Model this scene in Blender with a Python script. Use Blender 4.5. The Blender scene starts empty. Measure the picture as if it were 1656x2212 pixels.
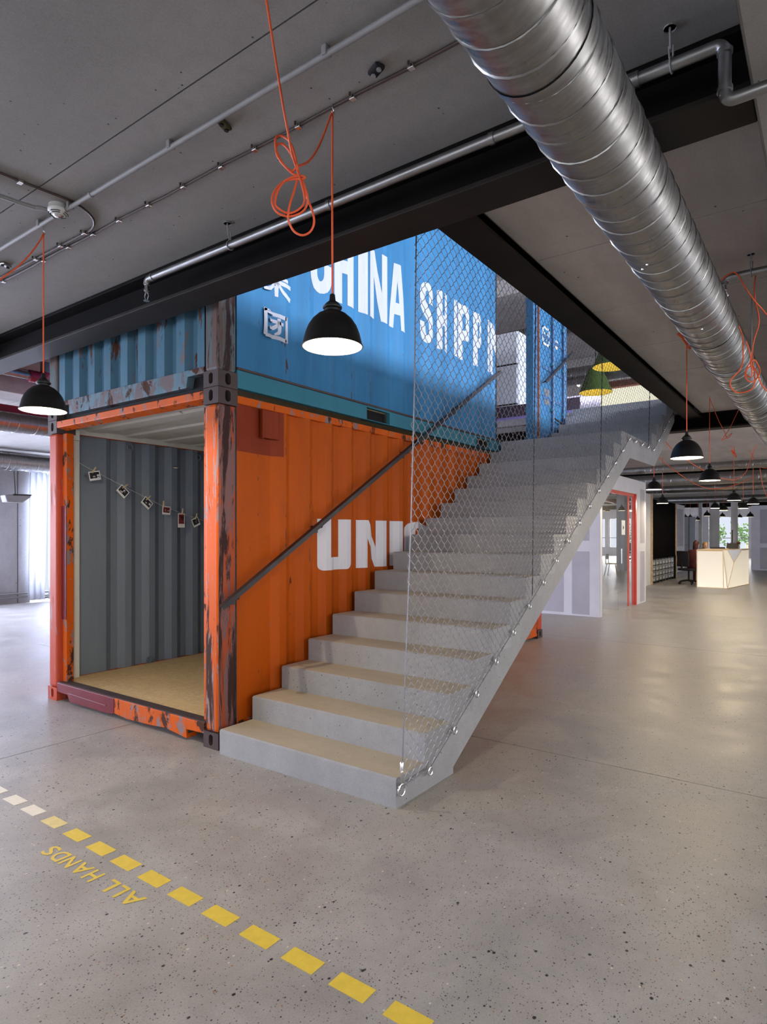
import bpy, bmesh, math, random
from mathutils import Vector
random.seed(7)
sc = bpy.context.scene
COL = sc.collection
PI = math.pi

# ---------------------------------------------------------------- camera
cd = bpy.data.cameras.new('camera'); cam = bpy.data.objects.new('camera', cd); COL.objects.link(cam)
cam.location = (-2.8918, -3.5392, 1.5343)
cam.rotation_euler = (PI/2, 0, 0.6263 - PI/2)
cd.sensor_fit = 'VERTICAL'; cd.sensor_height = 36.0; cd.lens = 36.0*1345.4/2212.0
cd.shift_y = 48.9/2212.0
cd.clip_start = 0.05; cd.clip_end = 300
sc.camera = cam

# ---------------------------------------------------------------- view, world
vs = sc.view_settings
vs.view_transform = 'Standard'; vs.look = 'None'; vs.gamma = 1.0; vs.use_curve_mapping = False
vs.exposure = 0.0
sc.cycles.use_denoising = True
sc.cycles.max_bounces = 6; sc.cycles.diffuse_bounces = 3; sc.cycles.glossy_bounces = 3; sc.cycles.use_adaptive_sampling = True; sc.cycles.adaptive_threshold = 0.07; sc.cycles.adaptive_min_samples = 12; sc.cycles.transparent_max_bounces = 12
sc.cycles.caustics_reflective = False; sc.cycles.caustics_refractive = False
sc.cycles.sample_clamp_indirect = 6.0
w = bpy.data.worlds.new('world'); sc.world = w; w.use_nodes = True
wb = w.node_tree.nodes['Background']; wb.inputs[0].default_value = (0.80, 0.86, 1.0, 1); wb.inputs[1].default_value = 0.95

# ---------------------------------------------------------------- daylight through the window bands, and one added fill
def area(name, loc, rot, sx, sy, e, col):
    l = bpy.data.lights.new(name, 'AREA'); l.shape = 'RECTANGLE'; l.size = sx; l.size_y = sy
    l.energy = e; l.color = col
    o = bpy.data.objects.new(name, l); o.location = loc; o.rotation_euler = rot; COL.objects.link(o); return o
# behind the camera: window fronts along two sides of the hall
area('daylight_front', (-8.5, -2.5, 1.9), (PI/2, 0, -PI/2), 14, 2.6, 170, (1.0, 0.98, 0.95))
area('daylight_side', (3.0, -9.5, 1.9), (PI/2, 0, 0), 20, 2.6, 470, (1.0, 0.96, 0.92))
# curtained windows in the wall beyond the container
area('daylight_curtain', (2.0, 11.75, 1.75), (-PI/2, 0, 0), 16, 2.4, 3800, (0.72, 0.78, 1.0))
area('added_fill_end', (-8.5, 8.2, 1.9), (PI/2, 0, -PI/2), 6, 2.6, 520, (0.74, 0.80, 1.0))  # unseen fill light, added to brighten pillar and floor by the curtains
# window front at the far end
area('daylight_far', (47.5, 3.5, 1.9), (PI/2, 0, PI/2), 16, 2.2, 4200, (0.95, 0.96, 1.0))
# upper storey windows
area('daylight_upper', (4.0, -12.0, 5.75), (PI/2, 0, 0), 22, 1.5, 3100, (0.80, 0.86, 1.0))
area('daylight_upper_far', (26.0, 4.0, 5.4), (PI/2, 0, PI/2), 14, 2.0, 3200, (0.72, 0.70, 1.0))

# ---------------------------------------------------------------- materials
MATS = {}
def nt(name):
    m = bpy.data.materials.new(name); m.use_nodes = True
    t = m.node_tree; b = t.nodes['Principled BSDF']; MATS[name] = m
    return m, t, b
def N(t, kind, **kw):
    n = t.nodes.new(kind)
    for k, v in kw.items():
        if k.startswith('i_'):
            key = k[2:]; key = int(key) if key.isdigit() else key
            n.inputs[key].default_value = v
        else: setattr(n, k, v)
    return n
def c4(c): return (c[0], c[1], c[2], 1.0)
def s2l(r, g, b):
    f = lambda v: (v/255/12.92 if v/255 <= .04045 else ((v/255+.055)/1.055)**2.4)
    return (f(r), f(g), f(b))
def coords(t, scale=(1, 1, 1)):
    tc = N(t, 'ShaderNodeTexCoord'); mp = N(t, 'ShaderNodeMapping'); mp.inputs['Scale'].default_value = scale
    t.links.new(tc.outputs['Object'], mp.inputs['Vector']); return mp.outputs['Vector']
def noise(t, vec, scale, detail=4, rough=.55, dist=0.0):
    n = N(t, 'ShaderNodeTexNoise'); n.inputs['Scale'].default_value = scale; n.inputs['Detail'].default_value = detail
    n.inputs['Roughness'].default_value = rough; n.inputs['Distortion'].default_value = dist
    t.links.new(vec, n.inputs['Vector']); return n.outputs['Fac']
def ramp(t, fac, p0, p1, c0=(0, 0, 0), c1=(1, 1, 1)):
    r = N(t, 'ShaderNodeValToRGB'); e = r.color_ramp.elements
    e[0].position = p0; e[0].color = c4(c0); e[1].position = p1; e[1].color = c4(c1)
    t.links.new(fac, r.inputs['Fac']); return r.outputs['Color']
def mix(t, fac, a, b, blend='MIX'):
    m = N(t, 'ShaderNodeMix', data_type='RGBA', blend_type=blend)
    for sock, v in ((m.inputs[0], fac), (m.inputs[6], a), (m.inputs[7], b)):
        if isinstance(v, (int, float)): sock.default_value = v
        elif isinstance(v, tuple): sock.default_value = c4(v)
        else: t.links.new(v, sock)
    return m.outputs[2]
def math_(t, op, a, b=None):
    m = N(t, 'ShaderNodeMath', operation=op)
    for i, v in enumerate((a, b)):
        if v is None: continue
        if isinstance(v, (int, float)): m.inputs[i].default_value = v
        else: t.links.new(v, m.inputs[i])
    return m.outputs[0]
def bump(t, b, h, strength=.2, dist=.01):
    n = N(t, 'ShaderNodeBump'); n.inputs['Strength'].default_value = strength; n.inputs['Distance'].default_value = dist
    t.links.new(h, n.inputs['Height']); t.links.new(n.outputs['Normal'], b.inputs['Normal'])
def plain(name, col, rough=.6, metal=0.0, var=.12, scale=6, stretch=(1, 1, 1), bmp=0.0, emit=None, es=0.0, spec=.5):
    m, t, b = nt(name); v = coords(t, stretch); n = noise(t, v, scale)
    lo = tuple(max(0, c*(1-var)) for c in col); hi = tuple(min(1, c*(1+var)) for c in col)
    t.links.new(ramp(t, n, .3, .7, lo, hi), b.inputs['Base Color'])
    b.inputs['Roughness'].default_value = rough; b.inputs['Metallic'].default_value = metal
    b.inputs['Specular IOR Level'].default_value = spec
    if bmp: bump(t, b, n, bmp)
    if emit: b.inputs['Emission Color'].default_value = c4(emit); b.inputs['Emission Strength'].default_value = es
    return m
def paint(name, col, rust=.5, scr=.5, wear=(0.20, 0.15, 0.17), rough=.5, var=.10, rustcol=(.07, .028, .018), zs=.30, base_s=9, ridge=None):
    """old container paint: streaky, with rust pits and rubbed-through patches"""
    m, t, b = nt(name)
    v = coords(t, (1, 1, zs)); v2 = coords(t, (1, 1, .12)); v3 = coords(t)
    big = noise(t, v2, 3.0, 5, .6)
    lo = tuple(c*(1-var*1.6) for c in col); hi = tuple(min(1, c*(1+var)) for c in col)
    base = ramp(t, big, .3, .7, lo, hi)
    st = noise(t, v2, 26, 3, .6); base = mix(t, ramp(t, st, .55, .85, (0, 0, 0), (.30, .30, .30)), base, tuple(c*.62 for c in col))
    w1 = noise(t, v, base_s, 6, .68, .6); m1 = ramp(t, w1, .72-.22*scr, .75-.22*scr)
    base = mix(t, m1, base, wear)
    w2 = noise(t, v, base_s*.7, 6, .7, .4); m2 = ramp(t, w2, .76-.24*rust, .80-.24*rust)
    base = mix(t, m2, base, rustcol)
    fine = noise(t, v3, 90, 2); m3 = ramp(t, fine, .76, .80, (0, 0, 0), (min(1, rust*1.2),)*3)
    base = mix(t, m3, base, rustcol)
    if ridge:
        end, pit, ax, amt = ridge
        sp_ = N(t, 'ShaderNodeSeparateXYZ'); t.links.new(v3, sp_.inputs[0])
        f_ = math_(t, 'FRACT', math_(t, 'DIVIDE', math_(t, 'SUBTRACT', sp_.outputs[ax], end-10*pit), pit))
        near = math_(t, 'LESS_THAN', math_(t, 'MINIMUM', f_, math_(t, 'SUBTRACT', 1.0, f_)), .022)
        m4 = math_(t, 'MULTIPLY', near, ramp(t, noise(t, coords(t, (3, 3, .8)), 7, 6, .75), .60-.12*amt, .63-.12*amt))
        base = mix(t, m4, base, (.10, .05, .04))
        gr = ramp(t, noise(t, coords(t, (1.2, 1.2, .5)), 3.2, 6, .7, .5), .60, .78, (0, 0, 0), (.45, .45, .45))
        base = mix(t, gr, base, tuple(c*.55+.012 for c in col))
    t.links.new(base, b.inputs['Base Color']); b.inputs['Specular IOR Level'].default_value = .14
    rr = math_(t, 'MULTIPLY_ADD', m2, .3); rr.node.inputs[2].default_value = rough; t.links.new(rr, b.inputs['Roughness'])
    return m

def concrete(name, col, tint, pores=.5, rough=.75, streak=(1, 1, 1), pscale=38, contrast=.22, bmp=.15, per_obj=0.0):
    m, t, b = nt(name); v = coords(t); vs_ = coords(t, streak)
    n1 = noise(t, vs_, 1.6, 6, .6, .3); n2 = noise(t, v, 14, 6, .65); n3 = noise(t, v, 130, 3, .6)
    lo = tuple(c*(1-contrast*1.4) for c in col); hi = tuple(min(1, c*(1+contrast)) for c in col)
    base = ramp(t, n1, .28, .72, lo, hi)
    base = mix(t, ramp(t, n2, .45, .75, (0, 0, 0), (.5, .5, .5)), base, tint)
    base = mix(t, .25, base, ramp(t, n3, .3, .7, tuple(c*.55 for c in col), tuple(min(1, c*1.3) for c in col)))
    if pores:
        vo = N(t, 'ShaderNodeTexVoronoi'); vo.inputs['Scale'].default_value = pscale; t.links.new(v, vo.inputs['Vector'])
        hole = ramp(t, vo.outputs['Distance'], .07, .13, (1, 1, 1), (0, 0, 0))
        sep = N(t, 'ShaderNodeSeparateColor'); t.links.new(vo.outputs['Color'], sep.inputs['Color'])
        hole = math_(t, 'MULTIPLY', hole, ramp(t, sep.outputs[0], 1-pores*.5, 1-pores*.5+.02))
        base = mix(t, hole, base, tuple(c*.12 for c in col))
    if per_obj:
        oi = N(t, 'ShaderNodeObjectInfo')
        base = mix(t, 1.0, base, ramp(t, oi.outputs['Random'], 0, 1, (1-per_obj,)*3, (1, 1, 1)), 'MULTIPLY')
    t.links.new(base, b.inputs['Base Color']); b.inputs['Roughness'].default_value = rough
    return m

def floor_material():
    m, t, b = nt('polished_concrete_floor'); v = coords(t)
    n0 = noise(t, v, .55, 5, .6, .8); n1 = noise(t, v, 2.2, 8, .62, .5); n2 = noise(t, v, 160, 3, .7)
    base = ramp(t, n1, .30, .70, (.252, .240, .235), (.475, .458, .446))
    base = mix(t, ramp(t, noise(t, v, 9, 5, .65, .6), .48, .72, (0, 0, 0), (.45, .45, .45)), base, (.25, .232, .222))
    base = mix(t, ramp(t, n0, .50, .72, (0, 0, 0), (.55, .55, .55)), base, (.40, .345, .27))
    base = mix(t, .35, base, ramp(t, n2, .25, .75, (.25, .235, .225), (.66, .635, .61)))
    # exposed aggregate: dark and pale pebbles of two sizes, denser in worn patches
    dens = ramp(t, noise(t, v, 1.1, 4, .6), .35, .65)
    for sc_, th, lim, colr in ((20, .17, .87, (.028, .026, .026)), (44, .20, .76, (.045, .04, .038)), (27, .17, .93, (.66, .60, .52)), (90, .26, .68, (.10, .09, .085)), (34, .16, .95, (.34, .17, .07))):
        vo = N(t, 'ShaderNodeTexVoronoi'); vo.inputs['Scale'].default_value = sc_
        tv = coords(t, (1.0, 1.25, 1)); t.links.new(tv, vo.inputs['Vector'])
        spot = ramp(t, vo.outputs['Distance'], th*.75, th, (1, 1, 1), (0, 0, 0))
        sep = N(t, 'ShaderNodeSeparateColor'); t.links.new(vo.outputs['Color'], sep.inputs['Color'])
        thr = math_(t, 'MULTIPLY_ADD', dens, -.10); thr.node.inputs[2].default_value = lim
        sel = math_(t, 'GREATER_THAN', sep.outputs[0], thr)
        base = mix(t, math_(t, 'MULTIPLY', spot, sel), base, colr)
    t.links.new(base, b.inputs['Base Color'])
    t.links.new(ramp(t, n1, .3, .7, (.34, .34, .34), (.52, .52, .52)), b.inputs['Roughness'])
    b.inputs['Specular IOR Level'].default_value = .45
    return m

def osb_material():
    m, t, b = nt('strand_board'); 
    v = coords(t, (1, 4.5, 1)); v2 = coords(t, (4.5, 1, 1))
    a = noise(t, v, 9, 5, .75, 1.5); c = noise(t, v2, 9, 5, .75, 1.5)
    base = mix(t, .5, ramp(t, a, .3, .7, (.52, .33, .13), (.97, .74, .40)), ramp(t, c, .3, .7, (.56, .37, .15), (.98, .78, .44)))
    base = mix(t, ramp(t, noise(t, v, 30, 3, .6, 2), .66, .70), base, (.22, .11, .04))
    t.links.new(base, b.inputs['Base Color']); b.inputs['Roughness'].default_value = .6; return m

def galvanised(name, col=(.60, .60, .59), rough=.30):
    m, t, b = nt(name); v = coords(t, (6, 1, 1)); n = noise(t, v, 9, 4, .6, .4)
    t.links.new(ramp(t, n, .3, .7, tuple(c*.78 for c in col), col), b.inputs['Base Color'])
    b.inputs['Metallic'].default_value = 1.0
    t.links.new(ramp(t, noise(t, coords(t, (8, .7, .7)), 7, 4), .3, .7, (rough*.75,)*3, (rough*1.3,)*3), b.inputs['Roughness'])
    bump(t, b, noise(t, coords(t, (3, 1, 1)), 4, 2), .12, .02); return m

def glass_mat(name, col, alpha):
    m, t, b = nt(name); n = noise(t, coords(t), 2, 2)
    t.links.new(ramp(t, n, 0, 1, tuple(c*.97 for c in col), col), b.inputs['Base Color'])
    b.inputs['Roughness'].default_value = .02; b.inputs['Transmission Weight'].default_value = 0.0
    b.inputs['Alpha'].default_value = alpha; b.inputs['Specular IOR Level'].default_value = .6; return m

floor_material(); osb_material()
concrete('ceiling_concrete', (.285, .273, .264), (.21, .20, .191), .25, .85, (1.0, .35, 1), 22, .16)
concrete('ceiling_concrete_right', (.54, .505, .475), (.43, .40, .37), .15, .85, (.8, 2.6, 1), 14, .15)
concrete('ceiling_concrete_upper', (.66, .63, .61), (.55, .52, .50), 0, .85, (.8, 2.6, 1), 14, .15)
concrete('stair_concrete', (.365, .365, .38), (.275, .275, .29), .42, .8, (1, 1, .6), 26, .15, per_obj=.20)
concrete('tread_concrete_lamp_tint', (.50, .44, .34), (.41, .36, .265), .10, .7, (2.2, .6, 1), 30, .16)  # trowelled tread tops; the tan also paints in warm pendant lamp light
concrete('wall_concrete', (.36, .36, .37), (.28, .28, .29), .4, .85, (1, 1, .4), 12, .2)
ORANGE = (.47, .084, .004); BLUE = (.044, .20, .40)
paint('orange_paint', ORANGE, .40, .16, ridge=(.687, .278, 0, .35))
paint('orange_paint_worn', (.40, .08, .030), 1.12, 1.2, (.20, .105, .105), rustcol=(.050, .026, .024), zs=.11, base_s=12)
paint('orange_paint_rail', (.60, .10, .006), .84, .72, (.24, .17, .17), zs=.5, base_s=11)
paint('red_primer', (.235, .035, .012), .25, .15)
paint('maroon_primer', (.17, .022, .030), .15, .12, rough=.4)
paint('orange_paint_post', (.60, .10, .005), .98, .84, (.30, .20, .20), rustcol=(.06, .03, .024), zs=.14, base_s=12)
paint('pink_faded_paint', (.50, .075, .035), .55, .60, (.34, .24, .27), zs=.12, base_s=12)
paint('blue_paint', BLUE, .46, .10, (.12, .17, .2), .48, .12, ridge=(.687, .278, 0, .3))
paint('blue_paint_worn', (.075, .170, .245), .80, .50, (.17, .13, .13), rustcol=(.085, .035, .022), zs=.22, base_s=9)
paint('blue_paint_rail', (.045, .20, .28), .42, .30, (.08, .09, .10))
paint('blue_sill_scuffed', (.12, .20, .25), .85, 1.0, (.15, .12, .125), zs=.6, base_s=8)
paint('blue_post_paint', (.115, .15, .16), 1.05, 1.05, (.145, .095, .085), rustcol=(.045, .03, .032), zs=.10, base_s=11)
paint('casting_paint', (.085, .062, .062), .45, .5, (.15, .12, .125))
paint('white_lettering', (.56, .58, .66), .16, .10, BLUE, .5, .04, (.06, .10, .16))
paint('white_lettering_union', (.72, .72, .80), .16, .10, ORANGE, .5, .04, (.30, .06, .02))
paint('grey_lining', (.195, .232, .285), .0, .0, (.3, .3, .3), .45, .07)
paint('cream_lining', (.74, .73, .67), .30, .12, (.3, .28, .25), .6, .06)
plain('casting_void', (.006, .005, .007), .9)
plain('black_steel', (.0045, .0038, .0036), .7, 0, .3, 3, (1, 1, 1), .05, spec=.08)
plain('dark_brown_steel', (.016, .0125, .010), .6, 0, .3, 3, spec=.18)
plain('rubber_black', (.012, .012, .013), .6)
plain('lamp_black', (.006, .0055, .0055), .42, 0, .2, 4, spec=.3)
plain('lamp_lining', (.86, .82, .74), .5, 0, .06, 30, emit=(1.0, .90, .74), es=.55)
plain('bulb_glow', (1, .95, .85), .4, emit=(1.0, .88, .68), es=14)
plain('orange_cord', (.80, .115, .030), .55, 0, .06, 30)
plain('brown_cable', (.055, .030, .024), .5)
plain('white_plastic', (.62, .62, .61), .45, 0, .05)
plain('grey_conduit', (.25, .25, .255), .5, 0, .08)
plain('chrome', (.72, .72, .74), .22, 1.0, .08)
plain('wire_steel', (.40, .40, .44), .40, .7, .12, 40)
plain('cable_steel', (.22, .22, .25), .45, .5, .12, 40)
galvanised('galvanised_duct', (.36, .355, .35), .36); galvanised('galvanised_pipe', (.33, .33, .33), .40)
plain('rail_steel', (.040, .036, .040), .42, .4, .25, 8)
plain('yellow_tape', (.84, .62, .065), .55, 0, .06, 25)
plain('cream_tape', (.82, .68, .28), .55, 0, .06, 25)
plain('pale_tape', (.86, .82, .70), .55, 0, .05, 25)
plain('drywall_white', (.70, .69, .74), .85, 0, .05, 3)
plain('drywall_grey', (.46, .44, .49), .9, 0, .08, 2.2)
plain('red_frame', (.66, .045, .03), .4, 0, .1)
plain('red_beam_paint', (.30, .012, .045), .4, 0, .15)
plain('timber_edge', (.62, .46, .28), .6, 0, .2, 10)
plain('paper_white', (.85, .85, .84), .7, 0, .02)
plain('photo_dark', (.03, .03, .032), .3, 0, .8, 60)
plain('photo_red', (.22, .03, .025), .3, 0, .9, 50)
plain('clothespin_wood', (.60, .47, .27), .6, 0, .15, 50)
plain('curtain_white', (.82, .84, .88), .85, 0, .05, 5)
plain('dark_glass', (.008, .007, .008), .85, 0, .3, spec=0)
plain('chair_fabric', (.012, .011, .014), .8, 0, .3, 40)
plain('crate_grey', (.30, .30, .29), .5, 0, .15)
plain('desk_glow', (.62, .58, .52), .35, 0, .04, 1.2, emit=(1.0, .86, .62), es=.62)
plain('desk_edge', (.80, .62, .38), .4, 0, .1)
plain('skin', (.62, .40, .30), .55, 0, .06)
plain('hair_blond', (.36, .19, .07), .6, 0, .3, 60, (1, 1, .2))
plain('hair_dark', (.075, .018, .016), .6, 0, .3, 60, (1, 1, .2))
plain('shirt_red', (.085, .012, .016), .8, 0, .2, 20)
plain('shirt_grey', (.20, .19, .20), .8, 0, .2, 20)
plain('green_felt', (.07, .125, .018), .95, 0, .15, 60)
plain('yellow_felt', (.80, .60, .05), .9, 0, .08, 40, emit=(1.0, .78, .12), es=.35)
plain('pink_felt', (.46, .10, .12), .9, 0, .1, 40)
plain('rail_purple_light', (.34, .27, .72), .5, 0, .12)  # purple lighting on the rail, painted into its base colour
plain('dark_purple', (.07, .045, .075), .8, 0, .2)
plain('white_gloss', (.80, .83, .90), .3, 0, .03)
plain('glow_cream', (.85, .80, .60), .6, emit=(1.0, .93, .66), es=.75)  # cream wall on the upper floor, its lit look painted in as emission
plain('leaf_green', (.08, .16, .04), .8, 0, .5, 14)
plain('blue_bar', (.05, .16, .34), .4, 0, .15)
plain('rust_stripe', (.30, .09, .035), .8, 0, .35, 20, (1, 1, .2))
plain('wood_warm', (.50, .36, .20), .55, 0, .15, 12)
plain('door_grey', (.28, .29, .31), .5, 0, .06)
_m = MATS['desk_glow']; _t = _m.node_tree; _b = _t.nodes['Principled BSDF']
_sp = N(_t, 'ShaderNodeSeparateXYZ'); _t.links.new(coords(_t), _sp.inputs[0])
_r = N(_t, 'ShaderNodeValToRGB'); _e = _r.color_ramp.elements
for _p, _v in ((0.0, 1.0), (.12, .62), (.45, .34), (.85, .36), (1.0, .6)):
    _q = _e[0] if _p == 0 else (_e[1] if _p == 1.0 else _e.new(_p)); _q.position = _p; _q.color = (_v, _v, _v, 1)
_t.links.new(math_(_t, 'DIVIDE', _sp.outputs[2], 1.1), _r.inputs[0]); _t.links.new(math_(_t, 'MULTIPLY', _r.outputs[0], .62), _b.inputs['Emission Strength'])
glass_mat('clear_glass', (.75, .72, .62), .07)

# ---------------------------------------------------------------- mesh builder
class MB:
    def __init__(s): s.v = []; s.f = []; s.m = []; s.cur = 0
    def add(s, vs, fs):
        o = len(s.v); s.v += [tuple(p) for p in vs]
        for f in fs: s.f.append(tuple(i+o for i in f)); s.m.append(s.cur)
        return s
    def box(s, x0, x1, y0, y1, z0, z1):
        v = [(x, y, z) for z in (z0, z1) for y in (y0, y1) for x in (x0, x1)]
        return s.add(v, [(0, 2, 3, 1), (4, 5, 7, 6), (0, 1, 5, 4), (2, 6, 7, 3), (0, 4, 6, 2), (1, 3, 7, 5)])
    def prism(s, poly, a, b, ax='y'):
        """2D polygon extruded along an axis; the polygon lies in the other two axes"""
        n = len(poly)
        def P(p, c): return {'x': (c, p[0], p[1]), 'y': (p[0], c, p[1]), 'z': (p[0], p[1], c)}[ax]
        v = [P(p, a) for p in poly]+[P(p, b) for p in poly]
        f = [tuple(range(n)), tuple(range(2*n-1, n-1, -1))]+[(i, i+n, (i+1) % n+n, (i+1) % n) for i in range(n)]
        return s.add(v, f)
    def tube(s, pts, r, n=8, cap=True, closed=False):
        pts = [Vector(p) for p in pts]; k = len(pts); rings = []
        up = Vector((0, 0, 1)); prev = None
        for i, p in enumerate(pts):
            if closed: d = pts[(i+1) % k]-pts[i-1]
            else: d = pts[min(i+1, k-1)]-pts[max(i-1, 0)]
            d.normalize()
            if prev is None:
                a = d.cross(up if abs(d.z) < .9 else Vector((1, 0, 0))); a.normalize()
            else:
                a = prev-d*prev.dot(d)
                if a.length < 1e-6: a = d.cross(Vector((1, 0, 0)))
                a.normalize()
            prev = a; b = d.cross(a); rr = r[i] if isinstance(r, (list, tuple)) else r
            rings.append([p+(a*math.cos(2*PI*j/n)+b*math.sin(2*PI*j/n))*rr for j in range(n)])
        v = [q for R in rings for q in R]; f = []
        for i in range(k if closed else k-1):
            i2 = (i+1) % k
            for j in range(n): f.append((i*n+j, i*n+(j+1) % n, i2*n+(j+1) % n, i2*n+j))
        if cap and not closed: f.append(tuple(range(n-1, -1, -1))); f.append(tuple((k-1)*n+j for j in range(n)))
        return s.add(v, f)
    def lathe(s, prof, c=(0, 0, 0), n=24, capa=False, capb=False):
        v = [(c[0]+r*math.cos(2*PI*j/n), c[1]+r*math.sin(2*PI*j/n), c[2]+z) for r, z in prof for j in range(n)]
        f = [(i*n+j, i*n+(j+1) % n, (i+1)*n+(j+1) % n, (i+1)*n+j) for i in range(len(prof)-1) for j in range(n)]
        if capa: f.append(tuple(range(n-1, -1, -1)))
        if capb: f.append(tuple((len(prof)-1)*n+j for j in range(n)))
        return s.add(v, f)
    def sphere(s, c, rx, ry=None, rz=None, n=12, k=8):
        ry = ry or rx; rz = rz or rx; v = []; f = []
        for i in range(k+1):
            a = PI*i/k
            for j in range(n):
                b = 2*PI*j/n; v.append((c[0]+rx*math.sin(a)*math.cos(b), c[1]+ry*math.sin(a)*math.sin(b), c[2]+rz*math.cos(a)))
        for i in range(k):
            for j in range(n): f.append((i*n+j, (i+1)*n+j, (i+1)*n+(j+1) % n, i*n+(j+1) % n))
        return s.add(v, f)
    def torus(s, c, R, r, axis='z', n=16, k=8):
        pts = []
        for i in range(n):
            a = 2*PI*i/n; u, w_ = R*math.cos(a), R*math.sin(a)
            pts.append({'z': (c[0]+u, c[1]+w_, c[2]), 'x': (c[0], c[1]+u, c[2]+w_), 'y': (c[0]+u, c[1], c[2]+w_)}[axis])
        return s.tube(pts, r, k, False, True)
    def mesh(s, name, mats, smooth=False, merge=False):
        me = bpy.data.meshes.new(name); me.from_pydata(s.v, [], s.f)
        for m in (mats if isinstance(mats, (list, tuple)) else [mats]): me.materials.append(MATS[m])
        if any(s.m): me.polygons.foreach_set('material_index', s.m)
        bm = bmesh.new(); bm.from_mesh(me)
        if merge: bmesh.ops.remove_doubles(bm, verts=bm.verts, dist=1e-5)
        bmesh.ops.recalc_face_normals(bm, faces=bm.faces); bm.to_mesh(me); bm.free()
        if smooth:
            me.polygons.foreach_set('use_smooth', [True]*len(me.polygons))
            try: me.set_sharp_from_angle(angle=math.radians(40))
            except Exception: pass
        return me
    def build(s, name, mats, parent=None, smooth=False, bevel=0.0, merge=False, kind=None, loc=None):
        o = bpy.data.objects.new(name, s.mesh(name, mats, smooth, merge)); COL.objects.link(o)
        if parent is not None: o.parent = parent
        if loc: o.location = loc
        if bevel:
            md = o.modifiers.new('bevel', 'BEVEL'); md.width = bevel; md.segments = 2; md.limit_method = 'ANGLE'
        if kind: o['kind'] = kind
        return o
def tag(o, label, cat, group=None, kind=None):
    o['label'] = label; o['category'] = cat
    if group: o['group'] = group
    if kind: o['kind'] = kind
    return o
def thing(name, label, cat, loc=(0, 0, 0), group=None, kind=None):
    o = bpy.data.objects.new(name, None); o.empty_display_size = .1; COL.objects.link(o); o.location = loc
    return tag(o, label, cat, group, kind)
def inst(name, me, parent=None, loc=(0, 0, 0), rot=(0, 0, 0), scale=None):
    o = bpy.data.objects.new(name, me); COL.objects.link(o); o.location = loc; o.rotation_euler = rot
    if scale: o.scale = scale
    if parent is not None: o.parent = parent
    return o
def smooth_path(pts, sub=4):
    P = [Vector(p) for p in pts]; out = []
    for i in range(len(P)-1):
        p0, p1, p2, p3 = P[max(i-1, 0)], P[i], P[i+1], P[min(i+2, len(P)-1)]
        for k in range(sub):
            t = k/sub
            out.append(.5*((2*p1)+(p2-p0)*t+(2*p0-5*p1+4*p2-p3)*t*t+(3*p1-p0-3*p2+p3)*t**3))
    out.append(P[-1]); return out

# ================================================================ THE SETTING
ZC = 3.36; ZB = 3.12; ZU = 3.587
OX0, OX1, OY0, OY1 = -.11, 7.45, -1.70, 2.90            # stair opening in the storey slab
XL, XR, YL, YR = -10.0, 46.0, 11.9, -11.0

# floor: a dark bed with cast slabs, joints left open between them
fl = MB().box(XL-1, XR+4, YR-1, YL+1, -.2, -.06).build('floor', 'rubber_black'); fl['kind'] = 'structure'
fx = [XL, -3.6, 1.348, 6.30, 10.28, 15.2, 20.2, 25.2, 30.2, 35.2, XR]; fy = [YR, 1.08, YL]
for i in range(len(fx)-1):
    for j in range(2):
        MB().box(fx[i]+.005, fx[i+1]-.005, fy[j]+.005, fy[j+1]-.005, -.06, 0).build('floor_slab', 'polished_concrete_floor', fl)

# ceiling: precast planks running across, open joints between them
ce = bpy.data.objects.new('ceiling', None); COL.objects.link(ce); ce['kind'] = 'structure'
k = -8
while True:
    a = -1.30+1.19*k; b = a+1.19; k += 1
    if a > XR: break
    a_, b_ = max(a, XL), min(b, XR)
    spans = [(YR, YL)]
    if b_ > OX0+.01 and a_ < OX1: spans = [(YR, -1.93), (OY1, YL)]
    for (y0, y1) in spans:
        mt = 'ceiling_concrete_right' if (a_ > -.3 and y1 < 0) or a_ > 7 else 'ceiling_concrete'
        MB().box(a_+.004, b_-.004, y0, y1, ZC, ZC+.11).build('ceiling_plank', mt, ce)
    if len(spans) == 2 and b_ > OX1:
        MB().box(OX1+.1, b_-.004, -1.93, OY1, ZC, ZC+.11).build('ceiling_plank', 'ceiling_concrete', ce)
slab = MB()
for (x0, x1, y0, y1) in ((XL, OX0-.02, YR, YL), (OX1, XR, YR, YL), (OX0-.02, OX1, YR, OY0), (OX0-.02, OX1, OY1, YL)):
    slab.box(x0, x1, y0, y1, ZC+.115, ZU)
slab.build('storey_slab', 'wall_concrete', ce)

def i_beam_y(name, x0, x1, z0, z1, y0, y1, label, mt='black_steel', tf=.024, tw=.014):
    """rolled steel beam running along y: two flanges and a web"""
    o = thing(name, label, 'beam', kind='structure'); xm = (x0+x1)/2
    MB().box(x0, x1, y0, y1, z0, z0+tf).build('bottom_flange', 'dark_brown_steel' if mt == 'black_steel' else mt, o, bevel=.004)
    MB().box(xm-tw/2, xm+tw/2, y0, y1, z0+tf, z1-tf).build('web', mt, o)
    MB().box(x0, x1, y0, y1, z1-tf, z1).build('top_flange', mt, o, bevel=.004)
    return o
bm1 = i_beam_y('steel_beam', -.345, -.11, ZB, ZC, -3.30, 9.0, 'black steel beam along the near edge of the stair opening, above the container front')
i_beam_y('steel_beam', 7.47, 7.70, ZB, ZC, -9, 9, 'black steel beam crossing where the top of the concrete stair lands')
for n_, x_ in enumerate((15.0, 22.5, 30.0, 37.5)):
    i_beam_y('steel_beam', x_, x_+.24, ZB, ZC, -9, 10.4, ('black steel ceiling beam just past the drywall booth', 'black steel ceiling beam above the black crate partition', 'black steel ceiling beam beyond the glowing desk', 'black steel ceiling beam next to the far windows')[n_])
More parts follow.
